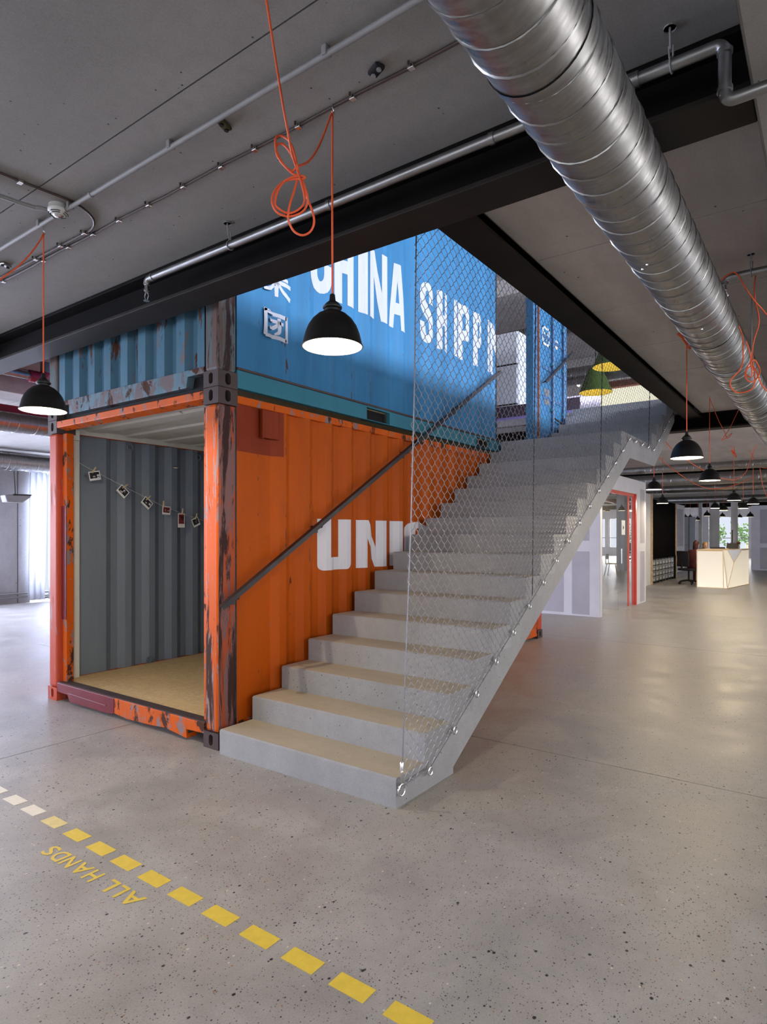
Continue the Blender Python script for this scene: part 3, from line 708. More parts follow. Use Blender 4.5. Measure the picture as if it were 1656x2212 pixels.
# ================================================================ CONCRETE STAIR
st = thing('staircase', 'cast concrete staircase climbing beside the stacked containers to the upper floor', 'staircase')
SX0, ST, SR, SYI, SYO = -.032, .3026, .1708, -.056, -1.556
NL = 16
def step_block(x, z, x_end):
    """one step: riser block with a trowelled top, painted lamp-warm, and softened nosing"""
    m_ = MB(); b_ = .010
    prof = [(x, z-SR), (x, z-b_), (x+b_, z), (x_end, z), (x_end, z-SR)]
    v = [(p[0], y, p[1]) for y in (SYO, SYI) for p in prof]
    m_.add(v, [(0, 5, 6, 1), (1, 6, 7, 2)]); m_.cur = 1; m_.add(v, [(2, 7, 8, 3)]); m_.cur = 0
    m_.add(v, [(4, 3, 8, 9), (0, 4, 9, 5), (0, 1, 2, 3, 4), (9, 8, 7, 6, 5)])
    return m_.build('step', ['stair_concrete', 'tread_concrete_lamp_tint'], st)
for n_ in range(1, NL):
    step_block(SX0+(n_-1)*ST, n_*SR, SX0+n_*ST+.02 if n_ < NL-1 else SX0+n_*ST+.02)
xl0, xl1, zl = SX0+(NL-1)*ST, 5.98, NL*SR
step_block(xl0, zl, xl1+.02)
NU = 5
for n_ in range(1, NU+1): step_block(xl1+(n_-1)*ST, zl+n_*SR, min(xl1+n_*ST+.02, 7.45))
# waist slab under the steps: first flight, landing, second flight
body = [(SX0, 0), (.615, 0), (.615, .042), (4.883, 2.452), (6.150, 2.466), (7.455, 3.268), (7.455, zl+(NU-1)*SR), (xl1+(NU-1)*ST, zl+(NU-1)*SR)]
for n_ in range(NU-1, 0, -1):
    body += [(xl1+n_*ST, zl+(n_-1)*SR), (xl1+(n_-1)*ST, zl+(n_-1)*SR)]
body += [(xl1, zl-SR), (xl0, zl-SR)]
for n_ in range(NL-1, 1, -1):
    body += [(SX0+n_*ST, (n_-1)*SR), (SX0+(n_-1)*ST, (n_-1)*SR)]
clean = []
for p in body:
    if not clean or (abs(p[0]-clean[-1][0])+abs(p[1]-clean[-1][1])) > 1e-4: clean.append(p)
wsm = MB().prism(clean, SYO+.0005, SYI-.0005, 'y'); wso = wsm.build('waist_slab', 'stair_concrete', st)
bm_ = bmesh.new(); bm_.from_mesh(wso.data); bmesh.ops.triangulate(bm_, faces=[f for f in bm_.faces if len(f.verts) > 4]); bm_.to_mesh(wso.data); bm_.free()
MB().box(7.36, 7.66, SYO-.10, SYO+.05, 3.372, 3.392).build('support_plate', 'grey_conduit', st)

# ================================================================ WIRE MESH GUARD ON THE STAIR
fn = thing('wire_mesh_guard', 'stainless wire mesh guard stretched from the concrete stair to the steel beam', 'guard')
FY = -1.586
bolts = [(-.02, .111), (.283, .122)]+[(.283+.2995*i, .122+.1693*i) for i in range(1, 15)]+[(4.768, 2.661), (5.05, 2.665), (5.37, 2.667), (5.673, 2.668), (5.983, 2.668), (6.28, 2.834), (6.60, 3.01), (6.90, 3.18), (7.204, 3.349)]
for i_, (x, z) in enumerate(bolts):
    R_ = .032 if i_ == 0 else .022
    MB().torus((x, FY, z), R_, .006, 'y', 16, 6).build('eye_bolt', 'chrome', fn, smooth=True)
    MB().tube([(x, FY+.0, z), (x, SYO+.002, z)], .006, 6).build('bolt_shank', 'chrome', fn)
low_line = [(x, FY, z+.018) for x, z in bolts]
MB().tube(low_line, .004, 6).build('border_cable', 'cable_steel', fn, smooth=True)
MB().tube([(-.018, FY, .16), (.02, FY, .80), (.075, FY, 1.6), (.112, FY, 2.4), (.13, FY, 3.29), (.132, FY, 3.50)], .0042, 6).build('border_cable', 'cable_steel', fn, smooth=True)
MB().lathe([(.004, -.06), (.011, -.05), (.011, 0), (.006, .005), (.011, .01), (.011, .05), (.004, .06)], (-.017, FY, .21), 10, True, True).build('turnbuckle', 'chrome', fn, smooth=True)
MB().tube([(.13, FY, 3.50), (7.38, FY, 3.50)], .005, 6).build('border_cable', 'cable_steel', fn, smooth=True)
for x_, z_ in ((1.875, 1.05), (3.66, 2.07), (5.72, 2.70)): MB().tube([(x_-.04, FY, z_), (x_+.03, FY, 3.50)], .0045, 6).build('seam_wire', 'rail_steel', fn)
def zlow(x):
    for (a, b), (c_, d_) in zip(bolts, bolts[1:]):
        if a <= x <= c_: return b+(d_-b)*(x-a)/(c_-a)+.018
    return 9
def xleft(z): return -.02+.15*min(1, max(0, (z-.1)/2.9))**.85
net = MB(); GX, GZ = .0375, .0385; wr = .0021
i = 0
for ix in range(-1, 196):
    for iz in range(2, 92):
        if (ix+iz) % 2: continue
        x, z = ix*GX, iz*GZ
        for s_ in (-1, 1):
            x2, z2 = x+s_*GX, z+GZ
            xm, zm = (x+x2)/2, (z+z2)/2
            if xm < xleft(zm) or zm < zlow(xm) or zm > 3.50: continue
            y1_ = FY+(.004 if s_ > 0 else -.004)
            pts = [Vector((x, FY, z-.002)), Vector((x+s_*GX*.24, y1_, z+GZ*.34)), Vector((x+s_*GX*.76, y1_, z+GZ*.66)), Vector((x2, FY, z2+.002))]
            net.tube(pts, wr, 3, False)
no = net.build('wire_netting', 'wire_steel', fn, smooth=True, kind='stuff')

# ================================================================ HANDRAIL
hr = thing('handrail', 'dark steel wall handrail bolted to the orange and blue containers', 'handrail')
HY = -.085
def rail(p0, p1, parent):
    d = Vector(p1)-Vector(p0); n = Vector((-d.z, 0, d.x)).normalized()
    m_ = MB()
    for (a, b, y0, y1) in ((0, .010, HY-.022, HY+.022), (-.024, 0, HY-.022, HY-.014)):
        q = [Vector(p0)+n*a, Vector(p1)+n*a, Vector(p1)+n*b, Vector(p0)+n*b]
        m_.prism([(v_.x, v_.z) for v_ in q], y0, y1, 'y')
    return m_.build('rail_bar', 'rail_steel', parent)
rail((-.045, 0, 1.030), (4.40, 0, 3.612), hr)
for x_ in (.12, 1.02, 2.33, 3.4, 4.28):
    z_ = 1.030+(x_+.045)*.5809
    MB().tube([(x_, HY, z_-.005), (x_, HY+.01, z_-.05), (x_, .015, z_-.07)], .008, 6).build('rail_bracket', 'rail_steel', hr)
    MB().box(x_-.03, x_+.03, -.002 if x_ > .2 else -.004, .02, z_-.10, z_-.04).build('bracket_plate', 'rail_steel', hr)
h2 = thing('handrail', 'short dark handrail fixed across the open blue container door', 'handrail')
rail((5.96, 0, 3.79), (7.13, 0, 4.50), h2)
for x_ in (6.12, 6.96):
    z_ = 3.79+(x_-5.96)*.607
    MB().tube([(x_, HY, z_-.005), (x_, HY+.01, z_-.05), (x_, .02, z_-.06)], .008, 6).build('rail_bracket', 'rail_steel', h2)

# ================================================================ SPIRAL DUCTS
def spiral_duct(name, p0, p1, r, label, pitch=.122, group=None, seam=.0045, mt='galvanised_duct', n=40):
    o = thing(name, label, 'duct', group=group)
    p0, p1 = Vector(p0), Vector(p1); d = (p1-p0); L_ = d.length; d.normalize()
    u = Vector((0, 0, 1)); a = d.cross(u).normalized(); b = a.cross(d)
    m_ = MB(); k = max(2, int(L_/.6)); v = []; f = []
    for i in range(k+1):
        for j in range(n):
            an = 2*PI*j/n; v.append(p0+d*(L_*i/k)+(a*math.cos(an)+b*math.sin(an))*r)
    for i in range(k):
        for j in range(n): f.append((i*n+j, i*n+(j+1) % n, (i+1)*n+(j+1) % n, (i+1)*n+j))
    m_.add(v, f); m_.build('duct_shell', mt, o, smooth=True)
    s_ = MB(); pts = []; tot = int(L_/pitch*24)
    for i in range(tot+1):
        an = 2*PI*i/24; pts.append(p0+d*(pitch*i/24)+(a*math.cos(an)+b*math.sin(an))*(r+.0005))
    s_.tube(pts, seam, 4, False); s_.build('spiral_seam', 'galvanised_duct', o, smooth=True)
    for i in range(1, int(L_/3)+1):
        if i*3 < L_: 
            q = p0+d*(i*3)
            MB().tube([q-d*.02, q+d*.02], r+.004, n, False).build('coupling_band', 'galvanised_duct', o, smooth=True)
    return o
DY, DZ, DR = -2.859, 2.938, .1575
sd = spiral_duct('spiral_duct', (-4.2, DY, DZ), (11.2, DY, DZ), DR, 'large galvanised spiral air duct hanging beside the stair opening')
for x_ in (-3.4, 2.6, 5.2, 9.0):
    for s_ in (-1, 1): MB().tube([(x_, DY+s_*(DR+.012), DZ), (x_, DY+s_*(DR+.012), ZC)], .004, 6).build('hanger_rod', 'grey_conduit', sd)
    MB().tube([Vector((x_, DY+(DR+.008)*math.cos(a), DZ+(DR+.008)*math.sin(a))) for a in [PI+PI*i/20 for i in range(21)]], .005, 4).build('hanger_strap', 'grey_conduit', sd)
for x_, s_ in ((.15, 0), (.19, .03), (1.3, -.05)): MB().sphere((x_, DY+.02+s_, DZ-DR+.0), .006, n=8, k=6).build('rivet', 'chrome', sd)
spiral_duct('spiral_duct', (-6, 5.28, 3.02), (26, 5.28, 3.02), .13, 'shiny spiral duct under the dark red beam by the curtains')
spiral_duct('spiral_duct', (-6, 10.75, 3.09), (30, 10.75, 3.09), .18, 'thick spiral duct running above the white curtains')
spiral_duct('spiral_duct', (11.85, -8, 2.98), (11.85, 4.9, 2.98), .085, 'thin cross duct just behind the top of the stair')
spiral_duct('spiral_duct', (14.6, -8, 2.95), (14.6, 4.9, 2.95), .15, 'thick cross duct above the drywall booth')
spiral_duct('spiral_duct', (19.2, -8, 3.02), (19.2, 4.9, 3.02), .10, 'cross duct above the glowing reception desk', n=24)
spiral_duct('spiral_duct', (24.4, -8, 2.92), (24.4, 3.4, 2.92), .13, 'cross duct beyond the reception desk', n=24)
spiral_duct('spiral_duct', (15.5, -6, 6.25), (15.5, 9, 6.25), .26, 'wide shiny duct under the upper floor ceiling behind the green lamps', .14, n=32)
spiral_duct('spiral_duct', (11.6, -6, 6.45), (11.6, 9, 6.45), .16, 'slim duct under the upper floor ceiling above the blue container', .14, n=32)

# ================================================================ PIPES, CABLES AND FITTINGS UNDER THE CEILING
def elbow(c, r, R, a0, a1, plane, name, parent, mt='galvanised_pipe'):
    pts = []
    for i in range(9):
        a = math.radians(a0+(a1-a0)*i/8)
        u, w_ = R*math.cos(a), R*math.sin(a)
        pts.append({'yz': (c[0], c[1]+u, c[2]+w_), 'xz': (c[0]+u, c[1], c[2]+w_)}[plane])
    return MB().tube(pts, r, 12).build(name, mt, parent, smooth=True)
def sprinkler(parent, x, y, z):
    s_ = MB().lathe([(.013, 0), (.013, -.03), (.018, -.032), (.018, -.042), (.011, -.045), (.011, -.055)], (x, y, z), 10, True, True).build('sprinkler_head', 'chrome', parent, smooth=True)
    MB().tube([(x, y-.012, z-.05), (x, y-.022, z-.075), (x, y-.006, z-.105)], .003, 5).build('head_yoke', 'chrome', s_)
    MB().tube([(x, y+.012, z-.05), (x, y+.022, z-.075), (x, y+.006, z-.105)], .003, 5).build('head_yoke', 'chrome', s_)
    MB().lathe([(.001, 0), (.02, 0), (.02, -.003), (.001, -.003)], (x, y, z-.105), 10).build('deflector', 'chrome', s_)
def hanger(parent, x, y, z, r):
    MB().tube([(x-.02, y, ZC), (x-.012, y, z+r+.03)], .004, 6).build('hanger_rod', 'grey_conduit', parent)
    MB().lathe([(.001, 0), (.022, 0), (.022, -.006)], (x-.02, y, ZC), 10).build('ceiling_anchor', 'grey_conduit', parent)
    MB().tube([(x, y-.008, z+r+.05), (x+.0, y-.006, z+r+.01)]+[(x+(r+.004)*math.sin(a), y, z+(r+.004)*math.cos(a)) for a in [2*PI*i/16 for i in range(1, 16)]]+[(x, y+.006, z+r+.01), (x, y+.008, z+r+.05)], .0035, 5).build('pipe_loop', 'grey_conduit', parent)
PX, PZ, PR = -.452, 3.235, .0215
sp = thing('sprinkler_pipe', 'long galvanised sprinkler pipe clipped in front of the black steel beam', 'pipe')
MB().tube([(PX, .14, PZ), (PX, -3.20, PZ)], PR, 14).build('pipe', 'galvanised_pipe', sp, smooth=True)
elbow((PX, .14, PZ-.035), PR, .035, 90, 0, 'yz', 'pipe_elbow', sp); sprinkler(sp, PX, .175, PZ-.035)
for y_ in (.11, -1.43, -2.35): MB().tube([(PX, y_-.012, PZ), (PX, y_+.012, PZ)], PR+.004, 14).build('pipe_coupling', 'galvanised_pipe', sp, smooth=True)
for y_ in (-.66, -3.06): hanger(sp, PX, y_, PZ, PR)
MB().tube([(PX, -2.95, PZ), (PX, -2.86, PZ)], PR+.006, 14).build('pipe_tee', 'galvanised_pipe', sp, smooth=True); sprinkler(sp, PX, -2.905, PZ-.02)
elbow((PX, -3.20, PZ-.032), PR, .032, 90, 180, 'yz', 'pipe_elbow', sp)
MB().tube([(PX, -3.232, PZ-.03), (PX, -3.232, PZ-.17)], PR*.98, 14).build('drop_pipe', 'galvanised_pipe', sp, smooth=True)
for z_ in (PZ-.03, PZ-.16): MB().tube([(PX, -3.232, z_-.008), (PX, -3.232, z_+.008)], PR+.004, 14).build('pipe_coupling', 'galvanised_pipe', sp, smooth=True)
elbow((PX, -3.264, PZ-.17), PR, .032, 0, -90, 'yz', 'pipe_elbow', sp)
MB().tube([(PX, -3.262, PZ-.202), (PX, -4.2, PZ-.202)], PR, 14).build('pipe', 'galvanised_pipe', sp, smooth=True)
s2 = thing('sprinkler_pipe', 'short galvanised sprinkler pipe beyond the spiral duct with orange cord draped over it', 'pipe')
MB().tube([(1.81, -2.98, 3.245), (1.81, -3.30, 3.245)], .024, 12).build('pipe', 'galvanised_pipe', s2, smooth=True)
elbow((1.81, -2.98, 3.245-.036), .024, .036, 90, 0, 'yz', 'pipe_elbow', s2); sprinkler(s2, 1.81, -2.944, 3.205); hanger(s2, 1.81, -3.10, 3.245, .024)
cp = thing('conduit_pipe', 'grey plastic conduit running across the ceiling to the smoke detector', 'conduit')
MB().tube([(-1.128, -3.29, 3.331), (-1.13, -.11, 3.331)], .0115, 10).build('conduit_tube', 'grey_conduit', cp, smooth=True)
MB().tube([(-1.13, .03, 3.331), (-1.126, 3.66, 3.331)], .0115, 10).build('conduit_tube', 'grey_conduit', cp, smooth=True)
MB().tube(smooth_path([(-1.16, -.02, 3.331), (-1.23, .0, 3.331), (-1.30, .03, 3.331), (-1.9, .10, 3.331)]), .0115, 10).build('conduit_tube', 'grey_conduit', cp, smooth=True)
for y_ in (-2.0, -1.045, -.14, .20, .9): MB().box(-1.146, -1.112, y_-.012, y_+.012, 3.324, 3.36).build('conduit_clip', 'grey_conduit', cp, bevel=.003)
for y_ in (-.35, -.10): MB().tube([(-1.13, y_-.012, 3.331), (-1.13, y_+.012, 3.331)], .0145, 10).build('conduit_sleeve', 'grey_conduit', cp, smooth=True)
cb = thing('ceiling_cable', 'brown cable clipped in a straight run along the grey ceiling', 'cable')
MB().tube([(-.87+.004*math.sin(i*1.7), -3.29+.22*i, 3.352) for i in range(31)], .0065, 8).build('cable_run', 'brown_cable', cb, smooth=True)
def clip(parent, x, y):
    MB().box(x-.012, x+.012, y-.014, y+.014, 3.340, 3.3595).build('cable_clip', 'chrome', parent, bevel=.003)
    MB().tube([(x-.022, y, 3.36), (x-.022, y, 3.345)], .005, 6).build('clip_screw', 'brown_cable', parent)
for y_ in (1.28, .70, .38, .09, -.19, -.48, -.79, -1.09, -1.33, -1.61, -1.92, -2.21, -2.5): clip(cb, -.869, y_)
c2 = thing('ceiling_cable', 'brown cable bending round behind the smoke detector', 'cable')
MB().tube(smooth_path([(-2.2, -.13, 3.352), (-1.486, -.146, 3.352), (-1.28, -.16, 3.352), (-1.13, -.17, 3.352), (-1.02, -.13, 3.352), (-.945, -.055, 3.352), (-.905, .06, 3.352), (-.905, .25, 3.352), (-.91, 1.3, 3.352), (-.91, 3, 3.352)], 5), .0065, 8).build('cable_run', 'brown_cable', c2, smooth=True)
for x_, y_ in ((-1.39, -.145), (-.907, .12), (-.908, .40), (-.909, .72)): clip(c2, x_, y_)
sm = thing('smoke_detector', 'round white smoke detector on the ceiling next to the grey conduit', 'detector', (-1.15, -.055, 3.36))
MB().lathe([(.048, 0), (.050, -.022), (.054, -.026)], n=28, capa=True).build('detector_base', 'white_plastic', sm, smooth=True)
MB().lathe([(.054, -.026), (.055, -.034), (.048, -.046), (.030, -.056), (.026, -.057)], n=28).build('detector_body', 'white_plastic', sm, smooth=True)
MB().lathe([(.026, -.057), (.022, -.063), (.012, -.067), (.001, -.068)], n=24).build('detector_lens', 'chrome', sm, smooth=True)
for q in range(4):
    for r_, z_ in ((.0475, -.0475), (.0385, -.053)):
        MB().tube([(r_*math.cos(a), r_*math.sin(a), z_) for a in [q*PI/2+.2+.11*i for i in range(11)]], .0022, 4).build('detector_slot', 'casting_void', sm)
def anchor(x, y, label, mt, rz=0.0):
    o = thing('ceiling_anchor_plate', label, 'plate', (x, y, 3.36)); o.rotation_euler = (0, 0, rz)
    MB().box(-.035, .035, -.022, .022, -.018, 0).build('plate_body', mt, o, bevel=.008)
    for s_ in (-1, 1): MB().lathe([(.001, 0), (.010, 0), (.010, -.006), (.001, -.006)], (s_*.02, 0, -.018), 8).build('plate_bolt', 'casting_void' if mt != 'casting_void' else 'grey_conduit', o)
plain('olive_metal', (.07, .065, .03), .5, .3, .4, 30)
anchor(-1.067, -1.346, 'small olive metal box screwed to the ceiling above the orange cord', 'olive_metal', .3)
anchor(-.936, -2.089, 'small black oval fitting on the ceiling near the duct', 'casting_void', 1.2)
anchor(-.985, .985, 'small chrome fitting on the ceiling by the left pendant lamp cord', 'chrome', .3)

# ================================================================ PENDANT LAMPS
LR = .1275
_shade = [(LR, 0), (LR+.003, .003), (LR-.001, .012), (.122, .030), (.115, .058), (.103, .088), (.085, .115), (.062, .136), (.040, .148), (.032, .151)]
def arcs(p): return p
ME_SHADE = MB().lathe(_shade, n=40).mesh('lamp_shade', 'lamp_black', True)
ME_LIN = MB().lathe([(r-.003, z+.001) for r, z in _shade], n=40, capb=True).mesh('lamp_lining', 'lamp_lining', True)
ME_CAP = MB().lathe([(.032, .148), (.033, .160), (.040, .163), (.041, .170), (.034, .174), (.034, .178), (.026, .186), (.014, .196), (.011, .222), (.006, .226)], n=24, capb=True).mesh('lamp_cap', 'lamp_black', True)
ME_BULB = MB().sphere((0, 0, .068), .034, .034, .042, 16, 10).mesh('bulb', 'bulb_glow', True)
ME_HOOK = MB().tube([(0, 0, 0), (0, 0, -.015), (.008, 0, -.022), (.010, 0, -.032), (.002, 0, -.040), (-.006, 0, -.034)], .0025, 6).mesh('ceiling_hook', 'chrome', True)
def pendant(x, y, zr, label, power=0.0, loop=None, coil=0, lean=0.0):
    o = thing('pendant_lamp', label, 'lamp', (x, y, zr), 'black pendant lamps on orange cords')
    inst('lamp_shade', ME_SHADE, o); inst('lamp_lining', ME_LIN, o); inst('lamp_cap', ME_CAP, o); inst('bulb', ME_BULB, o)
    inst('ceiling_hook', ME_HOOK, o, (lean, 0, ZC-zr))
    m_ = MB().tube([(0, 0, .222), (lean*.5, .001, (ZC-zr)*.6), (lean, 0, ZC-zr-.03)], .0042, 8); m_.build('cord', 'orange_cord', o, smooth=True)
    if loop:
        MB().tube(smooth_path([(p[0]-x, p[1]-y, p[2]-zr) for p in loop], 4), .0042, 8).build('cord_slack', 'orange_cord', o, smooth=True)
    if coil:
        rnd = random.Random(coil); zc_ = ZC-zr-.20; pts = [(lean, 0, ZC-zr-.03)]
        for i in range(54):
            a = i*.66; rr = .055+.02*math.sin(i*.37+coil); tilt = .5*math.sin(i*.21+coil)
            pts.append((lean+rr*math.cos(a), rr*math.sin(a)*math.cos(tilt*2), zc_+rr*1.1*math.sin(a+tilt)))
        pts.append((lean+.10, 0, zc_+.06)); pts.append((lean+.22, .10, ZC-zr-.01))
        MB().tube(smooth_path(pts, 2), .004, 6).build('cord_coil', 'orange_cord', o, smooth=True)
    if power:
        l = bpy.data.lights.new('lamp_light', 'POINT'); l.energy = power; l.color = (1.0, .82, .56); l.shadow_soft_size = .03
        lo = bpy.data.objects.new('lamp_light', l); lo.location = (0, 0, .012); COL.objects.link(lo); lo.parent = o
    return o
SLACK = [[-1.403, -1.969, 3.36], [-1.329, -1.963, 3.089], [-1.268, -1.939, 2.986], [-1.215, -1.905, 2.955], [-1.158, -1.875, 2.937], [-1.146, -1.887, 2.885], [-1.127, -1.898, 2.832], [-1.12, -1.921, 2.774], [-1.126, -1.936, 2.723], [-1.134, -1.924, 2.688], [-1.141, -1.89, 2.681], [-1.155, -1.859, 2.699], [-1.174, -1.851, 2.729], [-1.185, -1.857, 2.754], [-1.178, -1.86, 2.795], [-1.159, -1.861, 2.847], [-1.149, -1.868, 2.89], [-1.154, -1.883, 2.911], [-1.167, -1.883, 2.951], [-1.17, -1.867, 3.008], [-1.173, -1.84, 3.052], [-1.189, -1.816, 3.065], [-1.208, -1.813, 3.044], [-1.212, -1.822, 2.995], [-1.189, -1.836, 2.948], [-1.159, -1.856, 2.92], [-1.147, -1.876, 2.91], [-1.147, -1.9, 2.875], [-1.142, -1.917, 2.819], [-1.136, -1.906, 2.79], [-1.14, -1.881, 2.77], [-1.17, -1.849, 2.753], [-1.206, -1.823, 2.759], [-1.22, -1.808, 2.793], [-1.208, -1.801, 2.839], [-1.186, -1.816, 2.88], [-1.166, -1.858, 2.902], [-1.15, -1.903, 2.899], [-1.148, -1.905, 2.889], [-1.155, -1.871, 2.896], [-1.176, -1.83, 2.891], [-1.199, -1.816, 2.849], [-1.214, -1.817, 2.793], [-1.2, -1.83, 2.772], [-1.169, -1.848, 2.766], [-1.142, -1.878, 2.787], [-1.141, -1.901, 2.812], [-1.155, -1.9, 2.863], [-1.16, -1.881, 2.923], [-1.164, -1.851, 2.996], [-1.182, -1.825, 3.033], [-1.205, -1.817, 3.019], [-1.212, -1.822, 2.983], [-1.19, -1.835, 2.948], [-1.161, -1.853, 2.929], [-1.158, -1.875, 2.939], [-1.114, -1.862, 2.973], [-1.066, -1.854, 3.014], [-1.018, -1.847, 3.077], [-0.97, -1.839, 3.159], [-0.923, -1.829, 3.25], [-0.882, -1.812, 3.318]]
DRAPE_A = [[1.653, -2.912, 3.155], [1.722, -2.964, 3.224], [1.75, -3.0, 3.25], [1.744, -3.031, 3.225], [1.742, -3.073, 3.131], [1.769, -3.121, 3.046], [1.816, -3.151, 3.01], [1.874, -3.183, 2.971], [1.912, -3.219, 2.935]]
DRAPE_B = [[1.887, -3.149, 3.297], [1.901, -3.127, 3.28], [1.898, -3.118, 3.256], [1.865, -3.113, 3.172], [1.837, -3.12, 3.062], [1.843, -3.138, 2.971], [1.867, -3.136, 2.909], [1.883, -3.111, 2.829], [1.888, -3.1, 2.762], [1.867, -3.102, 2.678], [1.842, -3.115, 2.586], [1.827, -3.118, 2.528], [1.83, -3.099, 2.487], [1.828, -3.047, 2.472], [1.819, -3.005, 2.483], [1.79, -2.982, 2.52], [1.761, -2.99, 2.553], [1.769, -3.036, 2.607], [1.79, -3.054, 2.668], [1.822, -3.052, 2.765], [1.845, -3.046, 2.851], [1.828, -3.026, 2.916]]
DRAPE_C = [[1.805, -3.071, 2.802], [1.846, -3.084, 2.75], [1.856, -3.094, 2.681], [1.813, -3.075, 2.63], [1.776, -3.07, 2.564], [1.787, -3.094, 2.528], [1.833, -3.124, 2.548], [1.882, -3.143, 2.605], [1.886, -3.132, 2.652], [1.852, -3.114, 2.682], [1.804, -3.097, 2.654], [1.794, -3.106, 2.601], [1.804, -3.097, 2.561], [1.82, -3.07, 2.588], [1.845, -3.076, 2.632], [1.854, -3.105, 2.642], [1.839, -3.132, 2.587], [1.82, -3.14, 2.558], [1.84, -3.157, 2.51], [1.891, -3.182, 2.477], [1.939, -3.209, 2.453]]
pendant(-.879, -1.816, 2.329, 'black dome pendant lamp hanging in front of the white CHINA lettering', 30, SLACK)
pendant(-1.073, .275, 2.270, 'black dome pendant lamp hanging by the corner of the blue container, nearest the curtains', 65, [(-1.073, .274, 3.33), (-1.10, .262, 3.27), (-1.18, .236, 3.14), (-1.288, .215, 3.004), (-1.45, .23, 2.86), (-1.7, .26, 2.80), (-2.0, .3, 2.9)])
pendant(2.87, -2.53, 2.18, 'black dome pendant lamp below an orange coil, largest of those beyond the stair', 28, coil=3)
pendant(6.20, -2.22, 2.24, 'black dome pendant lamp second in line beyond the top of the stair', 34, [(6.2, -2.22, 3.32), (6.35, -2.30, 3.05), (6.45, -2.36, 2.90), (6.40, -2.40, 2.80), (6.50, -2.44, 2.88), (6.42, -2.33, 2.78), (6.48, -2.42, 2.95), (6.6, -2.55, 3.30)])
far = [(8.82, -.96, 2.33, 'black pendant lamp hanging just under the stair landing corner', 49), (12.62, -.31, 2.26, 'black pendant lamp hanging in front of the black crate partition', 49),
       (11.35, -1.91, 2.22, 'black pendant lamp below an orange ring of cord, above the reception desk', 49), (14.22, -1.98, 2.26, 'black pendant lamp furthest to the open side, past the coiled cords', 49),
       (16.9, -1.5, 2.26, 'black pendant lamp over the far corner of the glowing desk', 42), (17.88, -.67, 2.32, 'black pendant lamp over the seat side of the glowing desk', 42),
       (19.64, -.67, 2.31, 'black pendant lamp just behind the glowing desk', 35), (24.04, .46, 2.26, 'small pendant lamp in front of the slim pillar', 0), (31.03, .83, 2.40, 'small pendant lamp before the wide concrete column', 0),
       (32.39, 1.24, 2.37, 'tiny pendant lamp left of the wide concrete column', 0), (34.82, .51, 2.44, 'tiny pendant lamp in front of the round grey column', 0), (25.32, -.87, 2.23, 'small pendant lamp in front of the patched drywall at the far end', 0),
       (32.11, 2.43, 2.37, 'tiny pendant lamp in the passage by the grey door', 28), (31.87, 2.61, 2.37, 'tiny pendant lamp half hidden by the passage wall', 0), (32.5, 2.15, 2.28, 'tiny pendant lamp in front of the bright passage wall', 0),
       (20.85, 2.81, 2.42, 'pendant lamp seen through the glass door, larger one', 0), (25.54, 4.89, 2.61, 'pendant lamp seen through the glass, left of a pair', 0), (30.95, 6.23, 2.76, 'smallest pendant lamp seen through the glass', 0)]
for i_, (x, y, z, lab, pw) in enumerate(far):
    pendant(x, y, z, lab, pw, coil=(11+i_ if lab.startswith('black pendant lamp below') else 0))
# loose swags of orange cord between the lamps
def swag(pts, label, r=.0045):
    return tag(MB().tube(smooth_path(pts, 5), r, 7).build('orange_cord', 'orange_cord', smooth=True), label, 'cord')
swag(DRAPE_A, 'orange cord draped over the short sprinkler pipe', .0042)
swag(DRAPE_B, 'orange cord hanging in one long loop in front of the spiral duct', .0042)
swag(DRAPE_C, 'orange cord knotted into a small coil in front of the spiral duct', .0042)
swag([(7.9, -1.2, 3.3), (8.4, -1.35, 2.95), (9.4, -1.75, 2.62), (10.4, -2.0, 2.56), (11.2, -2.12, 2.75), (11.3, -2.2, 3.0), (11.3, -2.3, 3.3)], 'orange cord swagged between two lamps beyond the stair landing', .006)
swag([(9.0, -.6, 3.3), (11, -1.0, 2.75), (12.4, -1.3, 2.55), (13.2, -1.7, 2.65), (14.2, -1.98, 2.9)], 'orange cord sagging low across the row of far lamps', .006)
swag([(12.1, -2.1, 3.3), (12.5, -2.3, 2.95), (13, -2.6, 3.1), (13.4, -2.8, 3.3)], 'orange cord looping up to the ceiling near the end of the duct', .006)
swag([(14.18, -2.10, 3.3), (14.20, -2.2, 2.6), (14.3, -2.4, 2.2), (14.3, -2.6, 2.35), (14.1, -2.9, 3.1)], 'orange cord dropping in a deep loop by the last lamp', .006)

